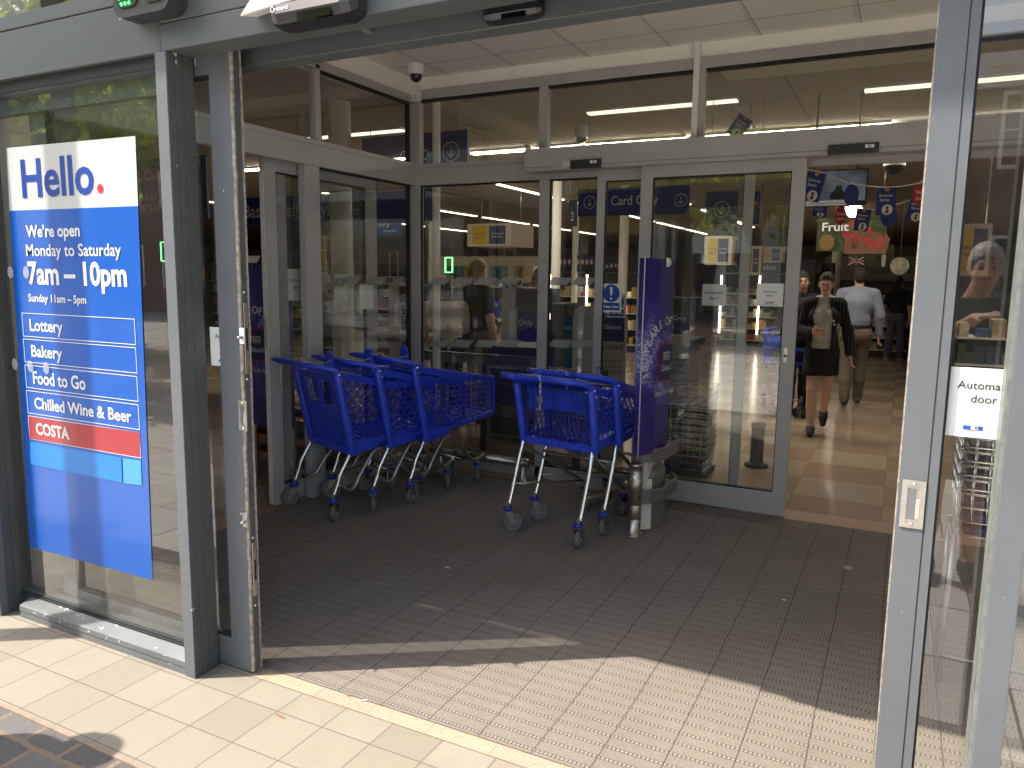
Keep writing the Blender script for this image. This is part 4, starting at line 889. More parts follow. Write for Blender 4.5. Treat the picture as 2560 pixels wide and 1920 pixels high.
def wrap_text(par,face,L,zc_,amax=9,ra=None):
    """arc slogan, card and strapline; face(a) -> point and direction on the wrap"""
    m=MB(); s='30 YEARS OF REWARDS'; n=len(s); cx=L*.5
    def put(mb,txt,a,z,cap,rot=0.,bold=.02,width=None):
        p,d=face(a); nn=d.cross(Z); u=d*math.cos(rot)+Z*math.sin(rot); v=-d*math.sin(rot)+Z*math.cos(rot); mb.text(txt,Vector((p.x,p.y,z))+nn*.004,u,v,cap,bold=bold,align='C',width=width)
    ra,rz=ra or L*.4,.235
    for i,ch in enumerate(s):
        if ch==' ': continue
        th=R(196)-R(212)*i/(n-1)
        if cx+ra*math.cos(th)<amax: put(m,ch,cx+ra*math.cos(th),zc_+.0+rz*math.sin(th),.052,th-math.pi/2)
    m.build('slogan_lettering',M_letter,par)
    p,d=face(cx); nn=d.cross(Z); m=MB(); rr=lambda w,h:[(sx*(w/2-.02)+.02*math.cos(R(q)),sz*(h/2-.02)+.02*math.sin(R(q))) for sx,sz,q0 in ((1,1,0),(-1,1,90),(-1,-1,180),(1,-1,270)) for q in (q0,q0+30,q0+60,q0+90)]
    c=Vector((p.x,p.y,zc_)); m.prism(rr(.2,.245),c+nn*.003,d,Z,nn*.001); k=m.build('card',M_cardred,par)
    MB().prism(rr(.185,.23),c+nn*.0055,d,Z,nn*.001).build('card_face',M_card,k)
    m=MB(); m.text('TESCO',c+nn*.008+Z*.03,d,Z,.036,width=.1,bold=.03,align='C')
    for i in range(5): m.prism([(-.007,0),(.006,0),(.008,.006),(-.005,.006)],c+nn*.008+Z*.016+d*(-.04+.02*i),d,Z,nn*.0005)
    m.text('Clubcard',c+nn*.008-Z*.05,d,Z,.037,width=.145,bold=.012,align='C'); m.build('card_lettering',M_letter,k)
    m=MB(); put(m,'Every little helps',cx,zc_-.2,.03,0,.0); m.build('strapline_lettering',M_letter,par)
def gate_wrap(name,label,pts,z0,z1,L_face):
    """folded card sleeve: pts is its outline from above"""
    t=thing(name,(pts[0][0],pts[0][1],z0),label,'gate cover'); n=len(pts); m=MB()
    vs=[(x,y,z0) for x,y in pts]+[(x,y,z1) for x,y in pts]; m.add(vs,[(i,(i+1)%n,n+(i+1)%n,n+i) for i in range(n)],0,False); m.build('sleeve',M_star,t); return t
# right gate, seen almost edge on
gx=-1.40
t=thing('security_gate',(gx,4.75,0),'grey and ivory security gate base with dark bars beside the steel bollard','security gate')
m=MB(); lens=[(gx-.055,4.56),(gx-.03,4.57),(gx+.05,4.64),(gx+.075,4.76),(gx+.06,4.92),(gx+.0,5.03),(gx-.05,5.04)]
for z0,z1,a,b,nm in ((.0,.2,1.1,1.,'foot_cover'),(.203,.33,1.,.97,'upper_cover')):
    m=MB(); n=len(lens); cx,cy=gx,4.8; vs=[(cx+(x-cx)*a,cy+(y-cy)*a,z0) for x,y in lens]+[(cx+(x-cx)*b,cy+(y-cy)*b,z1) for x,y in lens]
    m.add(vs,[(i,(i+1)%n,n+(i+1)%n,n+i) for i in range(n)],0,False); k=len(m.mi); m.mi[0]=m.mi[1]=1; m.add(vs[n:],[tuple(range(n))],0); m.build(nm,[M_tesgrey,M_ivory],t,bevel=.006)
MB().ell((gx+.03,4.8,.335),(.05,.13,.07),20).build('dome_cover',M_tesgrey,t)
MB().box((gx-.025,4.6,.3),(gx+.025,5.0,.62)).build('panel_core',M_ivory,t,bevel=.01)
for z in (.235,.5):
    m=MB(); q=[(gx-.0,4.52),(gx+.06,4.56),(gx+.115,4.66),(gx+.118,4.98),(gx+.06,5.08)]
    for a,b in zip(q[:-1],q[1:]): m.bar((*a,z),(*b,z),.016,.085,Z); m.bar((a[0]+.01,a[1],z+.022),(b[0]+.01,b[1],z+.022),.008,.008,Z)
    m.build('guard_bar',mat('guard_bar_grey',(.2,.19,.17),.4,.3) if z<.3 else bpy.data.materials['guard_bar_grey'],t,bevel=.003)
m=MB(); m.text('INC',(gx+.085,4.72,.13),Y_,Z,.016,bold=.02); m.build('maker_badge',M_ivory,t)
bo=thing('bollard',(-1.405,4.47,0),'short brushed steel bollard in front of the security gate','bollard')
MB().lathe([(.055,.006),(.055,.01),(.041,.012),(.041,.11),(.040,.112),(.041,.114),(.041,.20),(.040,.202),(.041,.204),(.042,.29),(.043,.292),(.043,.385),(.041,.387),(.041,.445),(.043,.447),(.043,.46),(.036,.466),(.0001,.468)],(-1.405,4.47,0),32).build('post',M_steel,bo)
qa,qb,qc=P(1594,1145,Y=4.42),P(1634,1132,Y=4.57),P(1666,1112,Y=4.76)
P2=[(qa.x,4.42),(qb.x,4.57),(qc.x,4.76),(qc.x-.06,4.79),(qb.x-.15,4.66),(qa.x-.04,4.45)]
gw=gate_wrap('gate_cover','tall purple starry cardboard gate cover behind the right hand trolleys',P2,.52,1.72,0)
def f1(a):
    a0=Vector((*P2[0],0)); pts_=[Vector((*q,0)) for q in P2[:3]]
    for p,q in zip(pts_[:-1],pts_[1:]):
        L=(q-p).length
        if a<=L or q is pts_[-1]: return p+(q-p)*(a/L),(q-p).normalized()
        a-=L
LL=(Vector(P2[1])-Vector(P2[0])).length+.6*(Vector(P2[2])-Vector(P2[1])).length; LT=sum((Vector(q)-Vector(p)).length for p,q in zip(P2[:2],P2[1:3])); wrap_text(gw,f1,LL*2,1.08,LT-.015,.215)
MB().lathe([(.028,0),(.028,.002),(.0001,.0025)],Vector(((qb.x+qc.x)/2+.003,4.66,1.7)),16,axis=(.8,-.6,0)).build('tab_notch',M_ivory,gw)
m=MB().tube([(P2[0][0]+.002,P2[0][1]-.002,.5),(P2[0][0]+.002,P2[0][1]-.002,1.73)],.004,6); m.build('white_edge',M_starin,gw)
# left gate, face on behind the side door
ya=4.2; xa0,xa1=P(570,800,Y=ya).x,P(727,800,Y=ya).x; za1=P(660,640,Y=ya).z; za0=P(660,1062,Y=ya).z
gw2=gate_wrap('gate_cover','purple starry cardboard gate cover seen through the open left side door',[(xa0,ya+.02),((xa0+xa1)/2,ya-.03),(xa1,ya+.02),((xa0+xa1)/2,ya+.09)],za0,za1,0)
cxa=P(650,880,Y=ya).x
wrap_text(gw2,lambda a:(Vector((cxa-.29+a,ya-.032,0)),X),.58,P(650,862,Y=ya).z)
MB().prism([(-.09,0),(.09,0),(.05,-.05),(-.05,-.05)],(cxa-.02,ya-.034,za1),X,Z,Y_*.002).build('tab_notch',M_ivory,gw2)
wr=thing('wooden_rack',(xa0,ya+.4,0),'low wooden slatted rack with metal brackets inside the left side door','rack')
for z in (.16,.3,.44): MB().box((xa0-.1,ya+.12,z),(xa1+.1,ya+.6,z+.06)).build('slat_shelf',M_wood,wr,bevel=.004)
for x in (xa0+.12,xa1-.12): MB().box((x,ya+.1,0),(x+.03,ya+.115,.5)).build('bracket',M_steel,wr)
MB().box((xa0-.1,ya+.3,0),(xa1+.1,ya+.34,.55)).build('back_panel',M_tesgrey,wr)
# ================================================================ STORE SHELL
ZC=3.26; YF=27.0
M_sceil=ceil_mat('store_ceiling_tiles',(.43,.39,.33),-1.02,7.6,1.2,.02)
tag(MB().quad((-40,40,ZC),(14,40,ZC),(14,2.3,ZC),(-40,2.3,ZC)).build('store_ceiling',M_sceil),kind='structure')
o=MB().box((-40,40,-.1),(14,40.2,ZC)).build('store_back_wall',mat('store_wall',(.5,.45,.38),.8,var=.05)); tag(o,kind='structure')
tag(MB().box((-40,2.3,-.1),(-39.8,40,ZC)).build('store_left_wall',bpy.data.materials['store_wall']),kind='structure')
tag(MB().box((6.5,5.5,-.1),(6.7,40,ZC)).build('store_right_wall',bpy.data.materials['store_wall']),kind='structure')
tag(MB().box((-40,1.97,0),(-14,2.3,ZC+1.5)).build('store_front_wall',bpy.data.materials['store_wall']),kind='structure')
tag(MB().box((-40,2.0,ZC+.02),(14,40,ZC+.3)).build('store_roof',M_white),kind='structure')
tag(MB().box((2.4,5.48,0),(6.6,5.6,ZC)).build('store_lobby_wall',M_white),kind='structure')
# strip lights
def strip(x0,y0,x1,y1,w=.1,dim=False,lab=None):
    t=thing('strip_light',((x0+x1)/2,(y0+y1)/2,ZC),lab or 'long lit strip light in the store ceiling','ceiling light',group='strip lights in the store ceiling')
    a,b=Vector((x0,y0,ZC-.035)),Vector((x1,y1,ZC-.035)); MB().bar(a+Z*.02,b+Z*.02,w+.03,.025,Z).build('housing',M_whitep,t); MB().bar(a,b,w,.014,Z).build('diffuser',(M_tube,M_tubedim,M_tubefar)[int(dim)],t)
a=P(1453,283,Z=ZC).y
for x0,x1,y,dim in ((-2.96,-1.5,7.42,True),(-.44,1.4,7.5,True),(-6.9,-5.2,7.4,True),(-5.3,-3.72,9.15,False),(-3.66,-2.4,9.15,False),(-2.3,-.26,9.15,False),(-.16,1.5,9.25,False),(-9.6,-7.8,9.2,False),(-7.3,-5.6,9.2,False)):
    strip(x0,y,x1,y,.1,dim,('dim strip light' if dim else 'bright strip light')+' running across the store ceiling behind the back screen')
for x in (-14.5,-10.6,-6.6):
    for y in (12.3,15.6,18.9,22.2,25.5): strip(x,y,x+.0,y+2.9,.08,2,'strip light running into the store above the aisles on the left')
for x in (-4.4,):
    for y in (14.5,18.5,22.5): strip(x,y,x,y+2.6,.12,2,'strip light running into the store above the aisle ahead')
pa_,pb_=P(2122,512,Z=ZC-.035),P(2150,546,Z=ZC-.035); strip(pa_.x,pa_.y,pb_.x,pb_.y,.42,2,'wide bright light in the store ceiling seen between the bunting flags')
lp=thing('light_panel',(-.6,6.45,ZC),'wide unlit pale panel light in the store ceiling just past the screen','ceiling light')
m=MB(); m.box((-1.42,6.3,ZC-.05),(1.2,6.62,ZC-.002)); m.build('panel',mat('pale_panel',(.6,.57,.48),.5),lp,bevel=.005)
for px,py,z in ((1453,335,ZC),(1321,345,ZC)):
    pass
c=P(1453,352,Y=8.1); dc=thing('dome_camera',(c.x,c.y,ZC),'cream drum shaped dome camera hanging from the store ceiling behind the back screen','camera')
MB().lathe([(.07,ZC),(.075,c.z+.06),(.08,c.z+.04),(.065,c.z+.03)],(c.x,c.y,0),24).build('base',M_whitep,dc); MB().lathe([(.06,c.z+.03),(.058,c.z),(.03,c.z-.02),(.0001,c.z-.025)],(c.x,c.y,0),24).build('dome',M_black,dc)
c=P(2235,425,Y=9.3); dc=thing('dome_camera',(c.x,c.y,ZC),'black dome camera on the store ceiling above the doorway banners','camera')
MB().lathe([(.11,ZC),(.11,c.z+.05),(.105,c.z+.04)],(c.x,c.y,0),24).build('base',M_whitep,dc); MB().lathe([(.1,c.z+.045),(.09,c.z-.01),(.05,c.z-.045),(.0001,c.z-.055)],(c.x,c.y,0),24).build('dome',M_black,dc)
c=P(1321,345,Y=9.0); sd_=thing('smoke_detector',(c.x,c.y,ZC),'small white smoke detector on the store ceiling behind the back screen','detector'); MB().lathe([(.055,ZC),(.055,ZC-.03),(.035,ZC-.055),(.0001,ZC-.06)],(c.x,c.y,0),20).build('body',M_whitep,sd_)
# columns
def column(px,ytop,r,lab,Y=None):
    p=P(px,ytop,Z=ZC) if Y is None else P(px,ytop,Y=Y)
    t=thing('column',(p.x,p.y,0),lab,'column'); MB().lathe([(r,0),(r,ZC)],(p.x,p.y,0),24).build('shaft',bpy.data.materials.get('column_white') or mat('column_white',(.82,.8,.73),.5,var=.04),t); MB().lathe([(r+.015,0),(r+.015,.1),(r,.11)],(p.x,p.y,0),24).build('base_collar',M_steel,t)
column(1091,400,.034,'thin white round column just behind the back screen',5.75)
column(1393,500,.068,'white round column behind the back screen beside the grey post',10.5)
column(1561,560,.085,'white round column behind the Keep clear sticker pane',13.5)
column(1083,560,.1,'white column far back in the store left of the thin column',15)
column(853,560,.11,'stout white column behind the side screen',6.1)
column(1439,600,.07,'slim white column beyond the hanging number two sign',16)
column(2088,700,.09,'white column beside the bakery shelves past the doorway',17)

# ================================================================ HANGING SIGNS
def board(name,lab,tl,br,Y,m_,cat='sign',th=.03,group=None):
    a,b=P(*tl,Y=Y),P(*br,Y=Y); t=thing(name,((a.x+b.x)/2,Y,(a.z+b.z)/2),lab,cat,group=group)
    MB().box((a.x,Y,b.z),(b.x,Y+th,a.z)).build('board',m_,t)
    return t,a,b
def wires(t,a,b,Y):
    m=MB()
    for x in (a.x+(b.x-a.x)*.08,b.x-(b.x-a.x)*.08): m.tube([(x,Y+.01,a.z-.003),(x,Y+.01,ZC)],.004,5)
    m.build('hanging_wire',M_steel,t)
def txt(t,s,b0,b1,top,Y,m_,bold=.01,name='lettering',par=None):
    a,b,c=P(*b0,Y=Y-.004),P(*b1,Y=Y-.004),P(*top,Y=Y-.004); m=MB(); m.text(s,(a.x,Y-.004,(a.z+b.z)/2),X,Z,c.z-a.z,width=b.x-a.x,bold=bold); return m.build(name,m_,t)
def arrow_icon(t,c,r,Y):
    p=P(*c,Y=Y-.004); q=P(c[0]+r,c[1],Y=Y-.004); r=q.x-p.x; m=MB(); m.ring(p,X,Z,r,r,r*.1)
    m.bar(p+Z*r*.55,p-Z*r*.55,r*.1,.002,Y_); m.bar(p-Z*r*.55,p+X*r*.38-Z*r*.15,r*.1,.002,Y_); m.bar(p-Z*r*.55,p-X*r*.38-Z*r*.15,r*.1,.002,Y_); m.build('arrow_icon',M_letter,t)
M_sign=mat('hanging_sign_blue',(.012,.03,.2),.45)
t,a,b=board('hanging_sign','long blue hanging sign reading Basket Self Service with basket icon',(560,497),(1085,553),8.6,M_sign); wires(t,a,b,8.6)
txt(t,'Basket Self Service',(611,541),(856,541),(611,509),8.6,M_letter,.012)
p=P(890,525,Y=8.596); r=P(907,525,Y=8.596).x-p.x; m=MB(); m.ring(p,X,Z,r,r*1.15,r*.09); m.prism([(-r*.55,r*.1),(r*.55,r*.1),(r*.55,0),(-r*.55,0)],p,X,Z,Y_*.001); m.prism([(-r*.45,0),(-r*.38,0),(-r*.3,-r*.5),(-r*.36,-r*.5)],p,X,Z,Y_*.001); m.prism([(r*.38,0),(r*.45,0),(r*.36,-r*.5),(r*.3,-r*.5)],p,X,Z,Y_*.001); m.box((p.x-r*.36,p.y,p.z-r*.52),(p.x+r*.36,p.y+.001,p.z-r*.44))
for i in range(4): m.box((p.x+r*(-.2+.13*i),p.y,p.z-r*.38),(p.x+r*(-.16+.13*i),p.y+.001,p.z-r*.08))
m.bar(p+X*(r*.0)+Z*r*.1,p+X*(r*.35)+Z*r*.5,r*.08,.002,Y_); m.build('basket_icon',M_letter,t)
t,a,b=board('hanging_sign','blue hanging sign reading Card Only with arrow icons at both ends',(1446,474),(1722,534),8.0,M_sign); wires(t,a,b,8.0)
txt(t,'Card Only',(1527,513),(1645,510),(1527,490),8.0,M_letter,.008); arrow_icon(t,(1474,506),15,8.0); arrow_icon(t,(1702,500),16,8.0)
t,a,b=board('hanging_sign','dark blue hanging sign with a single arrow icon behind the inner door',(1767,480),(1842,560),7.2,M_sign); wires(t,a,b,7.2); arrow_icon(t,(1804,523),20,7.2)
t,a,b=board('hanging_sign','dark blue hanging sign with an orange fan shaped picture behind the inner door',(1862,479),(1897,560),7.6,M_sign); wires(t,a,b,7.6)
p=P(1871,516,Y=7.594); m=MB()
for i in range(6): m.prism([(0,0),(.02+.012*i,.09-.012*i),(.035+.012*i,.085-.014*i)],p,X,Z,Y_*.002)
m.build('fan_picture',mat('orange_print',(.55,.25,.04),.5),t)
t,a,b=board('hanging_sign','blue hanging sign reading Only behind the transom lights above the tills',(905,346),(1168,420),6.6,M_sign); wires(t,a,b,6.6)
txt(t,'Card Only',(1000,402),(1102,400),(1000,376),6.6,M_letter,.008); arrow_icon(t,(1127,379),21,6.6)
t,a,b=board('till_number_sign','dark hanging sign with the white number 2 beyond the tills',(1421,500),(1441,566),12.0,mat('sign_black',(.015,.018,.03),.5)); txt(t,'2',(1427,552),(1434,552),(1427,530),12.0,M_letter,.0); wires(t,a,b,12.0)
def cube(lab,tl,br,Y,side,txts=True,depth=1.1):
    """four sided hanging box with yellow and navy panels"""
    a,b=P(*tl,Y=Y),P(*br,Y=Y); t=thing('price_sign',((a.x+b.x)/2,Y,(a.z+b.z)/2),lab,'sign',group='hanging price signs')
    W=b.x-a.x; H=a.z-b.z; MB().box((a.x,Y,b.z),(b.x,Y+W,a.z)).build('box',mat('sign_cream',(.62,.57,.48),.6) if 'sign_cream' not in bpy.data.materials else bpy.data.materials['sign_cream'],t)
    for nm,m_,f0,f1_ in (('yellow_panel',M_yellow,.13,.47),('navy_panel',M_navy,.5,.87)):
        k=MB().box((a.x+W*f0,Y-.006,b.z+H*.1),(a.x+W*f1_,Y-.001,a.z-H*.1)).box((a.x-.006 if side<0 else b.x+.001,Y+W*f0,b.z+H*.1),(a.x-.001 if side<0 else b.x+.006,Y+W*f1_,a.z-H*.1)).build(nm,m_,t)
        m=MB(); s=('The power to','lower prices') if nm[0]=='y' else ('Clubcard','Prices')
        for i in (0,1): m.text(s[i],(a.x+W*(f0+f1_)/2,Y-.009,b.z+H*(.52-.14*i)),X,Z,H*.075,width=W*.27*(1 if i==0 else .8),bold=.01,align='C')
        m.build('lettering',M_letter if nm[0]=='n' else M_dark,k)
    m=MB(); 
    for x in (a.x+.05,b.x-.05): m.tube([(x,Y+W/2,a.z),(x,Y+W/2,ZC)],.006,5)
    m.build('hanging_wire',M_steel,t)
cube('cream Clubcard Prices box sign hanging behind the tills left of the grey post',(1168,560),(1278,615),13,-1)
cube('cream Clubcard Prices box sign seen through the left half of the inner door',(1762,590),(1828,662),11,1)
cube('cream Clubcard Prices box sign seen through the right of the inner door',(1864,615),(1900,688),14,1)
cube('small cream Clubcard Prices box sign above Fruit Juice beyond the inner door',(1902,618),(1956,655),17,1)
cube('cream Clubcard Prices box sign seen through the right hand glass door',(2396,560),(2470,690),9,-1)
t,a,b=board('department_sign','blue hanging sign reading Snacks beyond the side screen',(900,552),(1003,590),14,mat('bright_sign_blue',(.01,.08,.4),.45)); txt(t,'Snacks',(958,580),(990,580),(958,572),14,M_letter); txt(t,'Grocery',(905,566),(975,566),(905,556),14,M_letter); wires(t,a,b,14)
t,a,b=board('hanging_sign','dark navy hanging sign reading Card Only and Basket Self Service seen through the left window',(300,405),(520,545),6.8,M_sign); wires(t,a,b,6.8)
txt(t,'Card Only',(360,448),(468,446),(360,424),6.8,M_letter,.008); txt(t,'Basket',(330,502),(395,500),(330,482),6.8,M_letter,.008); txt(t,'Self Service',(330,532),(446,530),(330,512),6.8,M_letter,.008)
# television above the doorway
ty=7.6; t,a,b=board('television','wide monitor above the store aisle showing a camera picture with a caption strip',(2006,428),(2166,512),ty,M_black,'television',.06)
tm=NT('monitor_picture'); base=tm.mix(tm.rng(tm.noise(3.5,5),.35,.65),(.02,.03,.05),(.3,.36,.42)); tm.put(base,tm.b.inputs['Emission Color']); tm.b.inputs['Emission Strength'].default_value=.09; tm.b.inputs['Base Color'].default_value=(.01,.01,.01,1); tm.b.inputs['Roughness'].default_value=.2
a2,b2=P(2009,431,Y=ty-.004),P(2162,500,Y=ty-.004); MB().quad((a2.x,ty-.004,b2.z),(b2.x,ty-.004,b2.z),(b2.x,ty-.004,a2.z),(a2.x,ty-.004,a2.z)).build('screen',tm.m,t)
m=MB(); q=P(2095,498,Y=ty-.008); m.prism([(-.07,0),(.08,0),(.07,.05),(.035,.07),(.02,.12),(-.02,.12),(-.035,.08),(-.065,.05)],q,X,Z,Y_*.001); m.build('figure_picture',mat('screen_dark_figure',(.01,.012,.015),.3),t)
a3,b3=P(2015,503,Y=ty-.008),P(2132,512,Y=ty-.008); MB().box((a3.x,ty-.009,b3.z),(b3.x,ty-.006,a3.z)).build('caption_strip',mat('caption_strip_white',(.7,.68,.62),.5,emit=.05),t)
m=MB(); m.text('CCTV is in operation to keep our community safe',(a3.x+.03,ty-.011,b3.z+.012),X,Z,(a3.z-b3.z)*.42,width=(b3.x-a3.x)*.9,bold=.004); m.build('caption_lettering',M_dark,t)
m=MB()
for x in (a.x+.1,b.x-.1): m.tube([(x,ty+.03,a.z),(x,ty+.03,ZC)],.012,6)
m.build('bracket_pole',M_steel,t)
# bunting
def bunting(lab,pts,flags,Y):
    P_=bez([P(*q,Y=Y) for q in pts],8); t=thing('bunting',P_[len(P_)//2],lab,'bunting',group='strings of bunting above the aisle')
    MB().tube(P_,.006,5).build('string',M_paper,t)
    for (px,py),kind,w,h,rot in flags:
        c=P(px,py,Y=Y-.006); u=X*math.cos(rot)+Z*math.sin(rot); v=-X*math.sin(rot)+Z*math.cos(rot)
        if kind=='flag':
            k=MB().prism([(-w/2,-h),(w/2,-h),(w/2,0),(-w/2,0)],c,u,v,Y_*.003).build('flag',M_sign if 'bunting_blue' not in bpy.data.materials else bpy.data.materials['bunting_blue'],t)
            MB().disc(c-v*h*.06-Y_*.002,u,v,w*.12).build('orange_badge',bpy.data.materials['orange_print'],k)
            m=MB(); m.text('Stronger',c-u*w*.38-v*h*.33-Y_*.002,u,v,h*.1,width=w*.72,bold=.02); m.text('Starts',c-u*w*.34-v*h*.49-Y_*.002,u,v,h*.1,width=w*.5,bold=.02); m.build('lettering',M_letter,k)
            m=MB(); m.disc(c+u*w*.08-v*h*.8-Y_*.002,u,v,w*.28,h*.19,20); m.build('picture_disc',M_paper,k)
            m=MB(); m.disc(c+u*w*.08-v*h*.73-Y_*.004,u,v,w*.08,h*.06,14); m.prism([(-w*.1,-h*.14),(w*.1,-h*.14),(w*.07,0),(-w*.07,0)],c+u*w*.08-v*h*.79-Y_*.004,u,v,Y_*.001); m.build('child_picture',bpy.data.materials.get('child_print') or mat('child_print',(.2,.09,.05),.6),k)
        else:
            mm=M_redsign if kind=='red' else M_sign
            k=MB().disc(c-v*h/2,u,v,w/2,h/2,24).build('balloon_disc',mm,t)
            m=MB(); m.prism([(-w*.12,-.02),(w*.12,-.02),(w*.12,.02),(-w*.12,.02)],c,u,v,Y_*.002); m.build('clip_tab',M_paper,k)
            if kind=='red': m=MB(); m.text('Vote',c-v*h*.47-Y_*.002,u,v,h*.16,bold=.02,align='C'); m.text('now',c-v*h*.72-Y_*.002,u,v,h*.15,bold=.02,align='C'); m.build('lettering',M_letter,k)
yb1=6.9
bunting('nearer string of bunting with blue flags and a red Vote now disc over the aisle',((2010,424),(2050,430),(2125,457),(2220,468),(2300,457),(2360,440)),[((2044,431),'flag',.145,.235,-.22),((2130,461),'blue',.115,.17,0),((2218,469),'flag',.142,.215,0),((2305,458),'red',.12,.175,0)],yb1)
bunting('farther string of bunting with smaller blue flags and a red Vote now disc',((2030,510),(2100,513),(2150,522),(2200,522),(2290,495),(2340,470)),[((2052,514),'flag',.12,.1,-.1),((2103,516),'red',.1,.17,0),((2161,523),'flag',.125,.195,-.1),((2224,519),'blue',.14,.165,0),((2300,496),'flag',.14,.2,-.2)],yb1+.9)
c=P(1858,290,Y=6.6); bunting('string with one tilted blue Stronger Starts flag behind the transom glass',((1838,262),(1870,292),(1893,330)),[((1866,292),'flag',.13,.18,-.62)],6.6)
# produce banners
t,a,b=board('fruit_banner','wide green hanging banner reading Fruit with a hand holding pomegranates',(2045,545),(2213,628),10.5,None or mat('banner_green',(.022,.035,.012),.5,var=.7,vs=5),'banner')
txt(t,'Fruit',(2055,577),(2121,577),(2055,557),10.48,M_letter,.02); wires(t,a,b,10.5)
yq=10.49; m=MB(); p=P(2142,580,Y=yq); m.disc(p,X,Z,.165,.155,28); q=P(2182,602,Y=yq-.002); m.disc(q,X,Z,.12,.11,28); m.build('pomegranate_picture',mat('pomegranate_red',(.24,.022,.022),.5,var=.3,vs=9),t)
mat('print_skin',(.13,.05,.035),.6); m=MB(); c=P(2165,622,Y=yq-.005); m.prism([(-.25,-.06),(.22,-.06),(.26,.12),(.2,.2),(.17,.02),(-.02,-.0),(-.04,.13),(-.08,.14),(-.1,.0),(-.15,.0),(-.2,.14),(-.245,.12)],c,X,Z,Y_*.002); m.build('hand_picture',bpy.data.materials['print_skin'],t)
m=MB(); c=P(2067,607,Y=yq-.003); m.disc(c,X,Z,.09,.1,24); m.build('yellow_roundel',mat('roundel_ochre',(.15,.09,.02),.6),t)
m=MB()
for i in range(16): c=P(2050+i*10,552+(i*37%68),Y=yq-.001-.0001*i); m.prism([(-.06,0),(0,-.025),(.075,.008),(.01,.03)],c,X*math.cos(i)+Z*math.sin(i),Z*math.cos(i)-X*math.sin(i),Y_*.0005)
m.build('leaf_picture',mat('print_leaf',(.04,.075,.014),.6,var=.5,vs=12),t)
t,a,b=board('meat_banner','hanging banner reading Meat with a union flag and a man in a waistcoat',(2122,612),(2232,666),14.5,mat('banner_field',(.09,.095,.025),.6,var=.6,vs=2),'banner'); wires(t,a,b,14.5)
txt(t,'Meat',(2131,634),(2178,634),(2131,618),14.48,M_letter,.015); yq=14.49
m=MB(); m.box(tuple(P(2124,642,Y=yq)),tuple(P(2160,664,Y=yq)+Y_*.003)); m.build('flag_blue',M_navy,t)
c=P(2141,652,Y=yq-.004); m=MB(); W,H=.1*1.2,.05*1.3
for s in (1,-1): m.bar(c+Vector((-W,0,-H*s)),c+Vector((W,0,H*s)),.022,.001,Y_)
m.bar(c-X*W,c+X*W,.03,.001,Y_); m.bar(c-Z*H,c+Z*H,.03,.001,Y_); m.build('flag_white',M_paper,t)
m=MB(); m.bar(c-X*W-Y_*.003,c+X*W-Y_*.003,.017,.001,Y_); m.bar(c-Z*H-Y_*.003,c+Z*H-Y_*.003,.017,.001,Y_); m.build('flag_red',M_redsign,t)
m=MB(); c=P(2210,650,Y=yq-.003); m.prism([(-.16,-.12),(.16,-.12),(.13,.08),(.05,.13),(-.05,.13),(-.13,.08)],c,X,Z,Y_*.001); m.build('waistcoat_picture',mat('print_tweed',(.06,.06,.04),.7),t)
m=MB(); m.disc(P(2209,629,Y=yq-.005),X,Z,.05,.075); m.build('face_picture',bpy.data.materials['print_skin'],t)
m=MB(); c=P(2208,652,Y=yq-.006); m.prism([(-.02,-.1),(.03,-.1),(.04,.1),(-.03,.1)],c,X,Z,Y_*.001); m.build('shirt_picture',M_paper,t)
c=P(2249,665,Y=13.0); t=thing('hanging_disc',c,'round silvery printed disc hanging above the bakery shelves','sign'); MB().disc(c,X,Z,.13,.13,28).build('face',mat('silvery_print',(.42,.38,.3),.35,.3,var=.5,vs=14),t); MB().tube([c+Z*.13,(c.x,c.y,ZC)],.004,5).build('hanging_wire',M_steel,t)

# ================================================================ SHELVES
PC=[mat('goods_%d'%i,c,.5) for i,c in enumerate(((.3,.2,.1),(.45,.36,.24),(.25,.05,.03),(.05,.08,.2),(.4,.3,.06),(.08,.14,.05),(.5,.48,.42),(.2,.1,.05)))]
def shelf(name,lab,x0,x1,y,d,z1,n,head=None,m_=None,lit=False,goods=(0,1,6,7),dens=.1,headtxt=None):
    t=thing(name,((x0+x1)/2,y,0),lab,'shelving'); m_=m_ or M_blackm
    m=MB(); m.box((x0,y+d-.04,0),(x1,y+d,z1)); m.box((x0,y,0),(x0+.04,y+d-.04,z1)); m.box((x1-.04,y,0),(x1,y+d-.04,z1)); m.box((x0+.04,y,0),(x1-.04,y+d-.04,.15)); m.build('carcass',m_,t)
    zs=[.16+(z1-.35)*i/n for i in range(n)]
    for z in zs: MB().box((x0+.04,y-.02,z-.02),(x1-.04,y+d-.042,z)).build('shelf_board',M_whitep,t)
    g=MB(); 
    for z in zs:
        x=x0+.06
        while x<x1-.16:
            w=rnd(.06,.16); h=min(rnd(.08,.22),(z1-.35)/n-.05); 
            if random.random()<.9: g.box((x,y+rnd(0,.05),z+.001),(x+w*.93,y+d*.7,z+h),random.choice(range(len(goods))))
            x+=w
    o=g.build('groceries',[PC[i] for i in goods],None); tag(o,'packed groceries filling the '+name.replace('_',' '),'groceries',kind='stuff')
    if head:
        MB().box((x0,y-.03,z1),(x1,y+.05,z1+head[0])).build('header_panel',head[1],t)
        if headtxt: m=MB(); m.text(headtxt[0],(x0+(x1-x0)*headtxt[1],y-.034,z1+head[0]*.3),X,Z,head[0]*headtxt[2],bold=.01); m.build('header_lettering',headtxt[3],t)
    if lit:
        for i in range(int((x1-x0)/.9)+1): MB().box((x0+.02+i*.9,y-.03,.3),(x0+.06+i*.9,y-.01,z1-.05)).build('lit_upright',tube_light(3.0) if i==0 and 'lit_tube_30' not in bpy.data.materials else bpy.data.materials['lit_tube_30'],t)
    return t
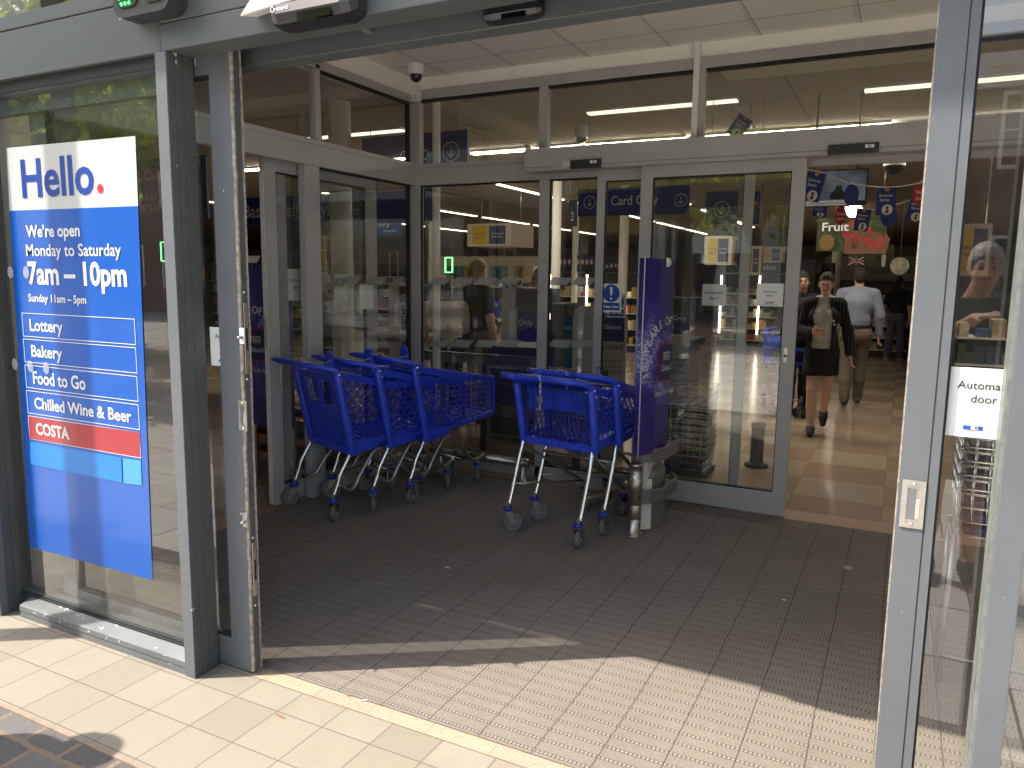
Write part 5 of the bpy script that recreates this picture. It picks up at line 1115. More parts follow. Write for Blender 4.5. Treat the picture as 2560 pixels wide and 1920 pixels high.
M_shgrey=mat('bakery_header',(.13,.12,.11),.6); xa=P(2080,700,Y=17.5).x; xb=P(2290,700,Y=17.5).x
shelf('bakery_shelves','dark bakery shelves of loaves under a grey Signature Bakery header beyond the doorway',P(2062,700,Y=18).x,P(2290,700,Y=18).x,18,.6,1.62,5,(.5,M_shgrey),headtxt=('SIGNATURE BAKERY',.5,.2,M_dark))
shelf('fridge','tall drinks fridge with lit edges left of the woman beyond the doorway',P(1975,700,Y=15).x,P(2036,700,Y=15).x,15,.7,1.72,5,(.26,mat('fridge_header',(.015,.018,.03),.5)),lit=True,goods=(4,6,3,1))
shelf('snack_shelves','dark shelves of packets between the fridge and the white column',P(2045,700,Y=16).x,P(2080,700,Y=16).x,16,.6,1.95,6,None,goods=(6,1,5,0))
shelf('juice_shelves','chilled shelves under a dark Fruit Juice header behind the inner door',P(1800,700,Y=19).x,P(1970,700,Y=19).x,19,.7,1.75,5,(.3,M_blackm),lit=True,goods=(4,2,6,5),headtxt=('Fruit Juice',.35,.42,M_letter))
fh=mat('flag_header',(.02,.022,.035),.5)
ts=shelf('freezer_cabinets','row of lit freezer cabinets under a dark header of small flags behind the tills',P(1372,700,Y=16).x,P(1620,700,Y=16).x,16,.8,1.72,4,(.36,fh),lit=True,goods=(2,6,4,1,7),headtxt=('Meats & Pate',.5,.22,M_letter))
m=MB(); m2=MB()
for i in range(9):
    c=P(1390+i*11,655,Y=15.955); m.disc(c,X,Z,.034,.055,14); m2.bar(c-X*.03-Y_*.003,c+X*.03-Y_*.003,.012,.001,Y_); m2.bar(c-Z*.05-Y_*.003,c+Z*.05-Y_*.003,.012,.001,Y_)
m.build('flag_disc_row',M_paper,ts); m2.build('flag_cross_row',M_redsign,ts)
shelf('magazine_shelves','magazine and toy shelves under a pale wall panel behind the tills',P(1095,700,Y=15).x,P(1345,700,Y=15).x,15,.6,1.62,4,(.42,mat('pale_header',(.55,.48,.36),.6)),goods=(4,3,1,5,2,6),m_=M_whitep)
shelf('grocery_shelves','dark grocery shelves beyond the side screen',-17.5,P(1030,700,Y=15.5).x,15.5,.7,1.9,5,(.3,M_blackm),goods=(0,2,3,4,6))
shelf('grocery_shelves','grocery shelves with yellow tickets seen through the right glass door',P(2395,700,Y=9.5).x,P(2600,700,Y=9.5).x,9.5,.6,1.5,4,(.0,M_blackm) and None,goods=(2,3,6,1,5))
shelf('grocery_shelves','dark shelves to the right of the aisle beyond the doorway',P(2292,700,Y=14).x+.1,3.5,14,.6,1.7,4,None,goods=(3,7,2,0))

for i,(px,w,lb,c1_,c2_) in enumerate(((1137,38,'left','toy_print_blue',(.03,.13,.22)),(1172,30,'second','toy_print_gold',(.34,.2,.03)),(1246,40,'third','toy_print_teal',(.05,.2,.2)),(1300,34,'right','toy_print_gold2',(.3,.19,.06)))):
    a,b=P(px-w/2,665,Y=14.9),P(px+w/2,700,Y=14.9); t=thing('poster',((a.x+b.x)/2,14.9,(a.z+b.z)/2),lb+'most small bright toy poster above the magazine shelves behind the tills' if lb in('left','right') else lb+' small bright toy poster from the left above the magazine shelves','poster')
    MB().box((a.x,14.9,b.z),(b.x,14.93,a.z)).build('print',mat(c1_,c2_,.5,var=.9,vs=14),t)
    m=MB(); W=b.x-a.x; H=a.z-b.z; m.prism([(W*.3,H*.05),(W*.7,H*.05),(W*.62,H*.5),(W*.66,H*.75),(W*.5,H*.9),(W*.36,H*.72),(W*.4,H*.5)],(a.x,14.897,b.z),X,Z,Y_*.001); m.build('figure_picture',mat(c1_+'_dark',(.03,.035,.05),.6),t)
# ================================================================ TILLS
def till(lab,x,y,h=1.55,face=0,screen=True):
    t=thing('self_checkout',(x,y,0),lab,'self checkout',rz=face,group='self service tills'); A=parent_matrix(t)
    B=lambda: MB(A)
    B().box((-.28,-.05,0),(.3,.45,.84)).build('cabinet',mat('till_grey',(.26,.25,.23),.5) if 'till_grey' not in bpy.data.materials else bpy.data.materials['till_grey'],t,bevel=.01)
    B().box((-.34,-.16,.85),(.36,.46,.93)).build('scanner_shelf',M_blackm,t,bevel=.01)
    B().box((-.075,-.1,.05),(.075,-.06,.85)).box((-.075,-.1,.93),(.075,-.05,h-.03)).build('pillar',mat('till_pillar',(.5,.52,.5),.45) if 'till_pillar' not in bpy.data.materials else bpy.data.materials['till_pillar'],t,bevel=.006)
    B().box((-.1,-.11,h-.03),(.1,-.02,h+.02)).build('lamp_cap',M_black,t,bevel=.006)
    b=B(); b.tube(bez([A.inverted()@(A@Vector((.02,-.03,h-.12))),Vector((-.02,-.12,h-.04)),Vector((.05,-.16,h-.02)),Vector((.12,-.12,h-.08))],6),.009,8); b.build('cable',M_black,t)
    B().box((.08,-.12,h-.24),(.42,.02,h-.05)).build('monitor',M_black,t,bevel=.02)
    B().box((.09,-.09,.98),(.3,-.07,1.27)).build('card_only_panel',M_sign,t)
    b=B(); b.text('Only',(.1,-.094,1.14),X,Z,.055,bold=.01); b.build('lettering',M_letter,t)
    B().box((.03,-.14,1.02),(.09,-.1,1.28)).build('receipt_sheet',M_paper,t)
    b=B(); b.frame((-.06,-.1,h+.03),X,Z,.12,.28,.006,Y_*.006); b.build('acrylic_frame',mat('acrylic_edge',(.5,.5,.46),.3) if 'acrylic_edge' not in bpy.data.materials else bpy.data.materials['acrylic_edge'],t)
    return t
x=P(1271,800,Y=6.6).x; till('self service till with pale pillar and Card Only panel behind the back screen',x,6.7)
x=P(985,800,Y=7.2).x; till('self service till with pale pillar behind the side screen corner',x,7.3)
x=P(720,800,Y=7.6).x; till('self service till far left behind the purple gate cover',x,8.4,1.5)
x=P(1640,800,Y=8.2).x; till('self service till half hidden behind the purple gate cover on the right',x,8.6,1.45)
lt=thing('till_lamp',P(1121,750,Y=7.6),'slim till lamp with a glowing green outline behind the back screen','lamp')
a,b=P(1112,643,Y=7.6),P(1131,682,Y=7.6); MB().frame((a.x,7.6,b.z),X,Z,b.x-a.x,a.z-b.z,.009,Y_*.01).build('green_outline',mat('green_glow',(.12,.95,.2),.4,emit=2.5),lt)
MB().box((a.x-.005,7.6,b.z-.02),(b.x+.005,7.66,b.z-.001)).build('lamp_foot',M_black,lt); MB().box((a.x+.02,7.61,.0),(b.x-.02,7.65,b.z-.02)).build('lamp_pole',mat('pole_beige',(.42,.38,.3),.5),lt)
lt=thing('till_lamp',P(410,640,Y=8.5),'slim till lamp with a glowing green outline seen through the left window','lamp')
a,b=P(400,605,Y=8.5),P(420,653,Y=8.5); MB().frame((a.x,8.5,b.z),X,Z,b.x-a.x,a.z-b.z,.009,Y_*.01).build('green_outline',bpy.data.materials['green_glow'],lt); MB().box((a.x+.03,8.51,.0),(b.x-.03,8.55,b.z-.001)).build('lamp_pole',bpy.data.materials['pole_beige'],lt)
for px,Y_t,lb in ((1090,8.6,'self service till behind the thin white column'),(1330,9.6,'self service till beyond the grey post of the back screen'),(905,9.4,'self service till with dark screen far behind the side screen'),(1215,10.8,'far self service till between the fair haired man and the grey post')):
    till(lb,P(px,800,Y=Y_t).x,Y_t,1.5)
# counters seen low through the back screen
ct=thing('counter',(-3.0,6.0,0),'long black till counter with a grey top rail behind the back screen','counter')
za=P(1200,885,Y=6.0).z; MB().box((P(1000,900,Y=6.0).x,6.0,za-.09),(P(1345,900,Y=6.0).x,6.06,za)).build('top_rail',mat('rail_charcoal',(.07,.08,.08),.4),ct,bevel=.004)
MB().box((P(1226,1000,Y=6.02).x,6.02,.18),(P(1480,1000,Y=6.02).x,6.4,za-.12)).build('front_panel',mat('counter_black',(.03,.032,.035),.5),ct,bevel=.004)
m=MB()
for px in (1010,1200,1340): x=P(px,1000,Y=6.0).x; m.box((x,6.01,0),(x+.04,6.05,za-.09))
m.build('leg',M_blackm,ct)
wp=thing('partition_panel',P(1453,1170,Y=6.2),'pale grey round shouldered partition panel beside the Clubcard totem','partition')
a,b=P(1433,764,Y=6.2),P(1478,1180,Y=6.2); W=b.x-a.x; pts=[(0,.02),(W,.02),(W,a.z),(W*.35,a.z),(W*.1,a.z-.03),(0,a.z-.1)]; MB().prism(pts,(a.x,6.2,0),X,Z,Y_*.03).build('panel',mat('partition_grey',(.46,.46,.43),.6),wp,bevel=.004)
bg_=thing('display_unit',P(1395,1000,Y=6.7),'black display unit with a teal gum advert on its side behind the back screen','display unit')
a,b=P(1374,757,Y=6.7),P(1412,1000,Y=6.7); MB().box((a.x,6.7,0),(b.x,7.0,a.z)).build('carcass',M_blackm,bg_,bevel=.02)
a,b=P(1410,790,Y=6.69),P(1430,920,Y=6.69); k=MB().box((a.x,6.69,b.z),(b.x,6.72,a.z)).build('advert_panel',mat('teal_advert',(.01,.12,.22),.5),bg_); m=MB(); W=b.x-a.x; m.text('extra',(a.x+W*.12,6.687,a.z-.12),X,Z,.03,width=W*.7,bold=.01); m.text('GOT',(a.x+W*.12,6.687,a.z-.25),X,Z,.035,width=W*.65,bold=.01); m.text('GUM?',(a.x+W*.12,6.687,a.z-.31),X,Z,.035,width=W*.7,bold=.01); m.build('advert_lettering',M_letter,k)
tt=thing('clubcard_totem',P(1525,1150,Y=6.4),'beige totem asking No Clubcard with a navy card printed at its top','totem')
a,b=P(1497,790,Y=6.4),P(1554,1190,Y=6.4); W=b.x-a.x; MB().box((a.x,6.4,0),(b.x,6.43,a.z)).build('panel',mat('totem_beige',(.42,.36,.27),.6),tt,bevel=.003)
m=MB(); c=Vector((a.x+W*.5,6.397,a.z-.1)); m.prism([(-W*.42,-.12),(W*.42,-.12),(W*.42,.09),(-W*.42,.09)],c,X,Z,Y_*.001); m.build('card_picture',M_card,tt); m=MB(); m.text('Clubcard',c-Y_*.003-Z*.01,X,Z,.035,width=W*.62,bold=.01,align='C'); m.build('card_lettering',M_letter,tt)
m=MB(); m.text('No Clubcard?',(a.x+W*.06,6.396,P(1525,873,Y=6.4).z),X,Z,.05,width=W*.85,bold=.015)
for i,s in enumerate(('Sign up today to get','more out of Clubcard','by scanning the QR code')): m.text(s,(a.x+W*.1,6.396,P(1525,905+i*13,Y=6.4).z),X,Z,.024,width=W*.75,bold=.004)
m.build('totem_lettering',M_dark,tt)
t2=thing('price_notice',P(1700,870,Y=6.9),'pale notice lettered help to lower prices behind the purple gate cover','notice'); a,b=P(1676,840,Y=6.9),P(1716,1010,Y=6.9); MB().box((a.x,6.9,b.z),(b.x,6.92,a.z)).build('panel',mat('notice_grey',(.36,.35,.31),.6),t2)
m=MB()
for i,s in enumerate(('help us','to lower','prices')): m.text(s,(a.x+.01,6.897,a.z-.22-i*.06),X,Z,.032,width=(b.x-a.x)*.8,bold=.01)
m.build('lettering',M_dark,t2)
cp_=thing('stanchion',P(1890,1165,Z=0),'short black queue stanchion with round foot behind the inner door','stanchion'); c=P(1890,1165,Z=0); MB().lathe([(.1,0),(.1,.02),(.06,.035)],c,20).build('foot',M_blackm,cp_); MB().lathe([(.055,.03),(.055,.34),(.06,.35),(.06,.38),(.0001,.385)],c,18).build('post',M_blackm,cp_)
c=P(1440,1180,Z=0); cq=thing('stanchion',c,'black queue stanchion behind the back screen near the middle trolleys','stanchion'); MB().lathe([(.14,0),(.14,.02),(.04,.035)],c,20).build('foot',M_blackm,cq); MB().lathe([(.035,.03),(.035,.95),(.0001,.96)],c,18).build('post',M_blackm,cq)
# wire baskets in stacks
def basket_stack(lab,c,n,w,d,z0,legs=True,rz=0.):
    t=thing('basket_stand',c,lab,'basket stand',rz=rz); A=parent_matrix(t); 
    if legs:
        m=MB(A)
        for sx in (-1,1):
            for sy in (-1,1): m.tube([(sx*w*.5,sy*d*.5,0),(sx*w*.48,sy*d*.48,z0)],.012,8)
            m.tube([(sx*w*.49,-d*.5,z0-.02),(sx*w*.49,d*.5,z0-.02)],.01,8)
        m.tube([(-w*.5,-d*.5,.12),(w*.5,-d*.5,.12)],.006,6); m.build('stand_frame',M_darksteel,t)
    else: MB(A).box((-w*.5,-d*.5,0),(w*.5,d*.5,z0-.005)).build('base_board',M_blackm,t)
    for i in range(n):
        z=z0+i*.055; b=thing('wire_basket',(0,0,0),('bottom','second','third','fourth','fifth','sixth','seventh','eighth','ninth','top')[i if i<n-1 else 9]+' wire basket, counting from the bottom, of the stack on the '+('steel stand' if legs else 'floor'),'basket',group='stacked wire baskets'); b.location=A@Vector((0,0,z)); b.rotation_euler=(0,0,rz); B=parent_matrix(b)
        m=MB(B); h=.19
        for k,q in ((1.,h),(.97,h*.62),(.94,h*.3),(.9,0.)): m.tube([(-w*.5*k,-d*.5*k,q),(w*.5*k,-d*.5*k,q),(w*.5*k,d*.5*k,q),(-w*.5*k,d*.5*k,q)],.004 if q==h else .0022,5,closed=True)
        for j in range(9):
            u=-1+j*.25
            for sy in (-1,1): m.tube([(u*w*.5,sy*d*.5,h),(u*w*.45,sy*d*.45,0)],.002,4)
        for j in range(6):
            u=-.8+j*.32
            for sx in (-1,1): m.tube([(sx*w*.5,u*d*.5,h),(sx*w*.45,u*d*.45,0)],.002,4)
        for j in range(6): u=-.8+j*.32; m.tube([(-w*.45,u*d*.45,0),(w*.45,u*d*.45,0)],.002,4)
        m.build('wire_frame',M_chrome,b)
        m=MB(B); m.box((-w*.4,-d*.42,.004),(w*.4,d*.42,.03)); m.build('blue_liner',mat('basket_liner',(.02,.02,.09),.5) if 'basket_liner' not in bpy.data.materials else bpy.data.materials['basket_liner'],b)
c=P(2405,1420,Y=3.4); basket_stack('steel stand holding a stack of wire baskets seen through the right glass door',(c.x+.16,3.5,0),7,.42,.3,.62)
c=P(1705,1110,Y=6.1); basket_stack('low stack of wire baskets on the floor behind the purple gate cover',(c.x,6.25,0),10,.42,.32,.05,False)
ft=thing('tall_wire_stand',P(1180,930,Y=6.5),'spindly wire stand behind the front trolleys with a small wire tray','wire stand'); m=MB(); c=P(1185,930,Y=6.5)
for dx in (-.03,.03): m.tube([(c.x+dx,6.5,.02),(c.x+dx,6.5,c.z+.12)],.004,5)
m.tube([(c.x-.08,6.5,c.z+.15),(c.x-.02,6.5,c.z+.1)],.004,5); m.tube([(c.x+.08,6.5,c.z+.15),(c.x+.02,6.5,c.z+.1)],.004,5)
for q in (0,.05): m.tube([(c.x-.25,6.4,c.z-.05+q),(c.x+.2,6.4,c.z-.05+q),(c.x+.2,6.7,c.z-.05+q),(c.x-.25,6.7,c.z-.05+q)],.004,5,closed=True)
for i in range(12): m.tube([(c.x-.25+i*.04,6.4,c.z-.05),(c.x-.25+i*.04,6.4,c.z+.0)],.003,4)
m.build('wire_frame',M_steel,ft)
# ================================================================ PEOPLE (one signed distance body each, meshed with surface nets)
def sdf_mesh(prims,res,k=.02):
    """prims: ('c', a, b, ra, rb) round cone / ('e', centre, radii) -> smooth union -> quads"""
    lo=np.array([1e9]*3); hi=-lo
    for p in prims:
        if p[0]=='c':
            for q,r in ((p[1],p[3]),(p[2],p[4])): lo=np.minimum(lo,np.array(q)-r); hi=np.maximum(hi,np.array(q)+r)
        else: lo=np.minimum(lo,np.array(p[1])-np.array(p[2])); hi=np.maximum(hi,np.array(p[1])+np.array(p[2]))
    lo-=3*res; hi+=3*res; n=np.ceil((hi-lo)/res).astype(int)+1; F=np.full(n,1.0,np.float32)
    ax=[lo[i]+res*np.arange(n[i]) for i in range(3)]
    for p in prims:
        if p[0]=='c': q0=np.minimum(np.array(p[1])-p[3],np.array(p[2])-p[4]); q1=np.maximum(np.array(p[1])+p[3],np.array(p[2])+p[4])
        else: q0=np.array(p[1])-np.array(p[2]); q1=np.array(p[1])+np.array(p[2])
        i0=np.maximum(0,np.floor((q0-k*2-2*res-lo)/res).astype(int)); i1=np.minimum(n,np.ceil((q1+k*2+2*res-lo)/res).astype(int)+1)
        sl=tuple(slice(a,b) for a,b in zip(i0,i1)); gx_,gy_,gz_=np.meshgrid(*[ax[i][sl[i]] for i in range(3)],indexing='ij')
        if p[0]=='c':
            a=np.array(p[1],float); b=np.array(p[2],float); d=b-a; L2=max(d@d,1e-9); h=np.clip(((gx_-a[0])*d[0]+(gy_-a[1])*d[1]+(gz_-a[2])*d[2])/L2,0,1)
            D=np.sqrt((gx_-a[0]-h*d[0])**2+(gy_-a[1]-h*d[1])**2+(gz_-a[2]-h*d[2])**2)-(p[3]+(p[4]-p[3])*h)
        else:
            c=p[1]; r=p[2]; e=np.sqrt(((gx_-c[0])/r[0])**2+((gy_-c[1])/r[1])**2+((gz_-c[2])/r[2])**2); D=(e-1)*min(r)*np.clip(.55+.45*e,.6,1.3)
        A=F[sl]; h=np.clip(k-np.abs(A-D),0,None)/k; F[sl]=np.minimum(A,D)-h*h*k*.25
    S=F<0; nx,ny,nz=n
    V=np.zeros((nx-1,ny-1,nz-1,3)); C=np.zeros((nx-1,ny-1,nz-1))
    g=lambda A,o: A[o[0]:o[0]+nx-1,o[1]:o[1]+ny-1,o[2]:o[2]+nz-1]
    for a in range(3):
        for u in (0,1):
            for v in (0,1):
                o0=[0,0,0]; o0[(a+1)%3]=u; o0[(a+2)%3]=v; o1=list(o0); o1[a]=1
                A,B=g(F,o0),g(F,o1); X_=(A<0)!=(B<0); t=np.where(X_,A/np.where(X_,A-B,1),0)
                for c in range(3): V[...,c]+=np.where(X_,o0[c]+(t if c==a else 0),0)
                C+=X_
    act=C>0; idx=np.full(act.shape,-1); idx[act]=np.arange(act.sum()); ii=np.argwhere(act); vs=(ii+V[act]/C[act][:,None])*res+lo
    fs=[]
    for a in range(3):
        b,c=(a+1)%3,(a+2)%3; s0=[slice(None)]*3; s1=[slice(None)]*3; s0[a]=slice(0,-1); s1[a]=slice(1,None)
        ch=S[tuple(s0)]!=S[tuple(s1)]; pos=np.argwhere(ch); ins=S[tuple(s0)][ch]
        ok=(pos[:,b]>0)&(pos[:,c]>0)&(pos[:,b]<n[b]-1)&(pos[:,c]<n[c]-1)&(pos[:,a]<n[a]-1); pos=pos[ok]; ins=ins[ok]
        def at(db,dc):
            q=pos.copy(); q[:,b]-=db; q[:,c]-=dc; return idx[q[:,0],q[:,1],q[:,2]]
        q=np.stack([at(1,1),at(0,1),at(0,0),at(1,0)],1); q[~ins]=q[~ins][:,::-1]; fs.append(q)
    return vs,np.concatenate(fs)
def sdf_obj(name,prims,res,m_,par,k=.02,cut=None):
    vs,fs=sdf_mesh(prims,res,k)
    if cut is not None:
        ok=cut(vs[fs].mean(1)); fs=fs[ok]
    me=bpy.data.meshes.new(name); me.from_pydata(vs.tolist(),[],fs.tolist()); me.materials.append(m_); me.polygons.foreach_set('use_smooth',[True]*len(fs)); me.update()
    o=bpy.data.objects.new(name,me); col.objects.link(o); o.parent=par; return o
def hand(pr,w,d,up,side,curl=.5,s=1.):
    """palm, four fingers of different length and a thumb from the palm's side; d: finger direction, up: back of hand, side: thumb side"""
    w,d,up,side=[np.array(q,float) for q in (w,d,up,side)]; d/=np.linalg.norm(d); up/=np.linalg.norm(up); side/=np.linalg.norm(side)
    for o in (-.022,0,.022): pr.append(('c',w+side*o*.6*s,w+d*.085*s+side*o*s,.013*s,.012*s))
    for o,l in ((.029,.068),(.010,.076),(-.010,.071),(-.028,.056)):
        a=w+d*.088*s+side*o*s; b=a+(d*math.cos(curl)-up*math.sin(curl))*l*.5*s; c=b+(d*math.cos(curl*2.2)-up*math.sin(curl*2.2))*l*.5*s
        pr += [('c',a,b,.0088*s,.0082*s),('c',b,c,.0082*s,.007*s)]
    a=w+d*.03*s+side*.03*s; b=a+(d*.6+side*.75-up*.2)*.04*s; c=b+(d*.85+side*.1-up*.35)*.032*s; pr += [('c',a,b,.0115*s,.0098*s),('c',b,c,.0098*s,.0082*s)]
def person(label,loc,rz,J,H=1.7,res=.011,skin=None,hair=None,top=None,bottom=None,shoe=None,female=False,face=True,extras=None,hairstyle='short',look=(0,0),skirt=None,jacket=None,sleeve='long',legs_bare=False,belt=None,hands=True,hres=None,bulk=1.0):
    """local frame: facing -Y, z up, joints in units for a 1.75 m figure"""
    s=H/1.75; t=thing('person',loc,label,'person',rz=rz); V=lambda *q: np.array(q,float)*s
    skin=skin or M_skin
    D=dict(pel=(0,0,.95),wai=(0,-.005,1.1),che=(0,-.0,1.3),nec=(0,.015,1.5),hea=(0,-.01,1.645),sL=(-.185,.01,1.43),sR=(.185,.01,1.43),eL=(-.23,.04,1.15),eR=(.23,.04,1.15),wL=(-.24,-.05,.9),wR=(.24,-.05,.9),hL=(-.085,0,.92),hR=(.085,0,.92),kL=(-.095,-.02,.5),kR=(.095,-.02,.5),aL=(-.1,.02,.085),aR=(.1,.02,.085),tL=None,tR=None); D.update({k:v for k,v in J.items() if k in D})
    j={k:(V(*v) if v is not None else None) for k,v in D.items()}
    for q in 'LR':
        if j['t'+q] is None: j['t'+q]=j['a'+q]+V(0,-.17,-.055)
    bw=bulk*(.9 if female else 1.)
    if female: j['sL']=j['sL']*np.array((.88,1,1)); j['sR']=j['sR']*np.array((.88,1,1))
    torso=lambda d:[('e',j['che']+V(0,.005,.02),V(.165*bw+d,.115*bw+d,.17+d)),('c',j['che']+V(0,0,.02),j['wai'],(.125*bw+d)*s,(.115*bw+d)*s),('e',j['wai'],V(.14*bw+d,.11*bw+d,.12+d)),('e',j['pel'],V((.165 if female else .16)*bw+d,.12*bw+d,.13+d)),('c',j['sL']+V(.04,0,.0),j['sR']-V(.04,0,.0),(.062+d)*s,(.062+d)*s),('c',j['sL']+V(.02,0,.005),j['nec']-V(0,0,.02),(.05+d)*s,(.052+d)*s),('c',j['sR']-V(.02,0,-.005),j['nec']-V(0,0,.02),(.05+d)*s,(.052+d)*s)]+([('e',j['che']+V(q*.075,-.095,.0),V(.06+d,.045+d,.065+d)) for q in (-1,1)] if female else [])
    up=lambda q,d:[('c',j['s'+q],j['e'+q],(.053*bw+d)*s,(.043*bw+d)*s)]
    fo=lambda q,d:[('c',j['e'+q],j['w'+q],(.042*bw+d)*s,(.029+d)*s)]
    th=lambda q,d:[('c',j['h'+q],j['k'+q],(.088*bw+d)*s,(.056+d)*s),('e',j['h'+q]+V(0,.04,.0),V(.085*bw+d,.09*bw+d,.1+d))]
    ca=lambda q,d:[('c',j['k'+q],j['k'+q]*.55+j['a'+q]*.45+V(0,.018,0),(.053+d)*s,(.052+d)*s),('c',j['k'+q]*.55+j['a'+q]*.45+V(0,.018,0),j['a'+q],(.052+d)*s,(.034+d)*s)]
    h=j['hea']; yaw,pit=look; Rm=np.array(Matrix.Rotation(yaw,3,'Z') @ Matrix.Rotation(pit,3,'X')); hp=lambda x,y,z: h+Rm@V(x,y,z)
    sc=.94 if female else 1.
    head=[('e',hp(0,.012,.03),V(.073*sc,.092*sc,.098)),('e',hp(0,-.022,-.03),V(.057*sc,.066*sc,.078)),('c',hp(0,-.035,-.08),hp(0,-.068,-.088),.028*s,.018*s),('c',hp(0,.02,-.06),j['nec']-V(0,0,.04),.052*s*sc,.057*s*sc)]
    if face: head+=[('c',hp(0,-.083,.012),hp(0,-.105,-.022),.0075*s,.0115*s),('c',hp(-.03,-.078,.026),hp(.03,-.078,.026),.012*s,.012*s),('e',hp(-.036,-.068,-.02),V(.02,.016,.02)),('e',hp(.036,-.068,-.02),V(.02,.016,.02)),('c',hp(-.014,-.086,-.052),hp(.014,-.086,-.052),.0065*s,.0065*s),('e',hp(-.074*sc,.012,-.0),V(.011,.02,.031)),('e',hp(.074*sc,.012,-.0),V(.011,.02,.031))]
    body=head+torso(-.012)+up('L',-.006)+up('R',-.006)+fo('L',0)+fo('R',0)+th('L',-.004)+th('R',-.004)+ca('L',0)+ca('R',0)
    for q,sd_ in (('L',1),('R',-1)):
        d=j['w'+q]-j['e'+q]; d=d/np.linalg.norm(d); dh=J.get('hd'+q); dd=np.array(dh,float) if dh is not None else d*.9+np.array((0,-.12,-.3)); si=np.array(J.get('ts'+q,(0,-1,.0)),float); dd=dd/np.linalg.norm(dd); si=si-dd*(si@dd); si/=np.linalg.norm(si)
        upv=np.cross(dd,si)*(1 if q=='R' else -1)
        if hands: hand(body,j['w'+q]+d*.012,dd,upv,si,J.get('curl'+q,.45),s)
        else: body.append(('c',j['w'+q],j['w'+q]+dd*.12*s,.03*s,.026*s))
        a,tt_=j['a'+q],j['t'+q]; body+=[('c',a,tt_*.8+a*.2,.034*s,.03*s)]
    b=sdf_obj('body',body,res,skin,t,.018)
    # shoes
    for q in 'LR':
        a,tt_=j['a'+q],j['t'+q]; dv=tt_-a; dv[2]=0; dv/=max(np.linalg.norm(dv),1e-6); hl=a-dv*.035*s; hl[2]=a[2]-.038*s
        to=a+(tt_-a)*.95
        sdf_obj('shoe',[('c',hl,a+(to-a)*.45-V(0,0,.004),.043*s,.044*s),('c',a+(to-a)*.45-V(0,0,.004),to,.044*s,.034*s),('c',a-V(0,0,.005),a-V(0,0,.02),.044*s,.046*s)],res,shoe or M_blackm,t,.02)
    # clothes
    if bottom is not None and not legs_bare:
        sdf_obj('trousers',[q for q in torso(.006)[2:4]]+th('L',.012)+th('R',.012)+ca('L',.017)+ca('R',.017)+[('c',j['k'+q],j['a'+q]+V(0,.0,.02),(.07)*s,(.06)*s) for q in 'LR'],res,bottom,t,.03,cut=lambda c: c[:,2]<j['wai'][2]-.02*s)
    if skirt is not None:
        z0=skirt[1]*s; cc=(j['kL']+j['kR'])/2*.45+j['pel']*.55; sdf_obj('skirt',[q for q in torso(.008)[2:4]]+[('c',j['hL']+V(.01,0,.0),j['hL']*.42+j['kL']*.58,.108*s,.112*s),('c',j['hR']-V(.01,0,.0),j['hR']*.42+j['kR']*.58,.108*s,.112*s),('c',j['pel']-V(0,0,.05),j['pel']-V(0,0,.32),.11*s,.13*s)],res,skirt[0],t,.05,cut=lambda c:(c[:,2]>z0)&(c[:,2]<.955*s))
    if top is not None:
        pr=torso(.012); lo=J.get('hem',.93)*s
        for q in 'LR':
            pr+=up(q,.013) if sleeve!='none' else []
            if sleeve=='long': pr+=[('c',j['e'+q],j['w'+q]-(j['w'+q]-j['e'+q])*.03,(.056)*s,(.042)*s)]
        zk=j['nec'][2]-.005
        if sleeve=='short':
            cutf=lambda c: (c[:,2]>lo)&(c[:,2]<zk+.02)
            pr2=torso(.012)+[('c',j['s'+q],j['s'+q]*.35+j['e'+q]*.65,.068*s,.066*s) for q in 'LR']; sdf_obj('shirt',pr2,res,top,t,.025,cut=cutf)
        else: sdf_obj('shirt',pr,res,top,t,.025,cut=lambda c: (c[:,2]<zk+.035)&((c[:,2]>lo)|(np.abs(c[:,0])>.2*s)|(J.get('hem') is None))&((np.abs(c[:,0])<.1*s)|(jacket is None)))
    if jacket is not None:
        pr=torso(.02)+[('c',j['pel']+V(0,.01,.05),j['pel']-V(0,-.01,.1),.15*s,.16*s)]
        for q in 'LR': pr+=up(q,.013)+[('c',j['e'+q],j['w'+q]-(j['w'+q]-j['e'+q])*.06,.062*s,.05*s)]
        op=jacket[1]*s; lo=.80*s
        sdf_obj('jacket',pr,res,jacket[0],t,.03,cut=lambda c:(c[:,2]>lo)&(c[:,2]<j['nec'][2]+.012)&~((np.abs(c[:,0]+.01*s)<op*np.clip((1.52*s-c[:,2])/(.35*s)+.55,0.55,1.2))&(c[:,1]<-.02*s)))
    if belt: 
        w0=j['wai']-V(0,0,.075); MB().lathe([(.001,0)],(0,0,0)); 
        m=MB(); n=28; vs=[]
        for z in (-.018,.018):
            for i in range(n): a=2*math.pi*i/n; vs.append(Vector((w0[0]+.172*bw*s*math.cos(a),w0[1]+.139*bw*s*math.sin(a),w0[2]+z)))
        m.add(vs,[(i,(i+1)%n,n+(i+1)%n,n+i) for i in range(n)],0,True); m.build('belt',belt,t,local=True)
    # hair
    hm=hair or M_hair
    if hairstyle=='short': pr=[('e',hp(0,.018,.038),V(.082*sc,.103*sc,.104)),('e',hp(0,.06,-.0),V(.066*sc,.06,.085))]
    elif hairstyle=='tied': pr=[('e',hp(0,.018,.036),V(.08*sc,.104*sc,.104)),('e',hp(0,.05,-.01),V(.07,.065,.085)),('e',hp(0,.11,.03),V(.035,.035,.04))]
    elif hairstyle=='long': pr=[('e',hp(0,.018,.038),V(.084*sc,.104*sc,.104)),('c',hp(-.03,.07,.0),hp(-.05,.1,-.25),.06*s,.05*s),('c',hp(.03,.07,.0),hp(.05,.1,-.25),.06*s,.05*s)]
    else: pr=[]
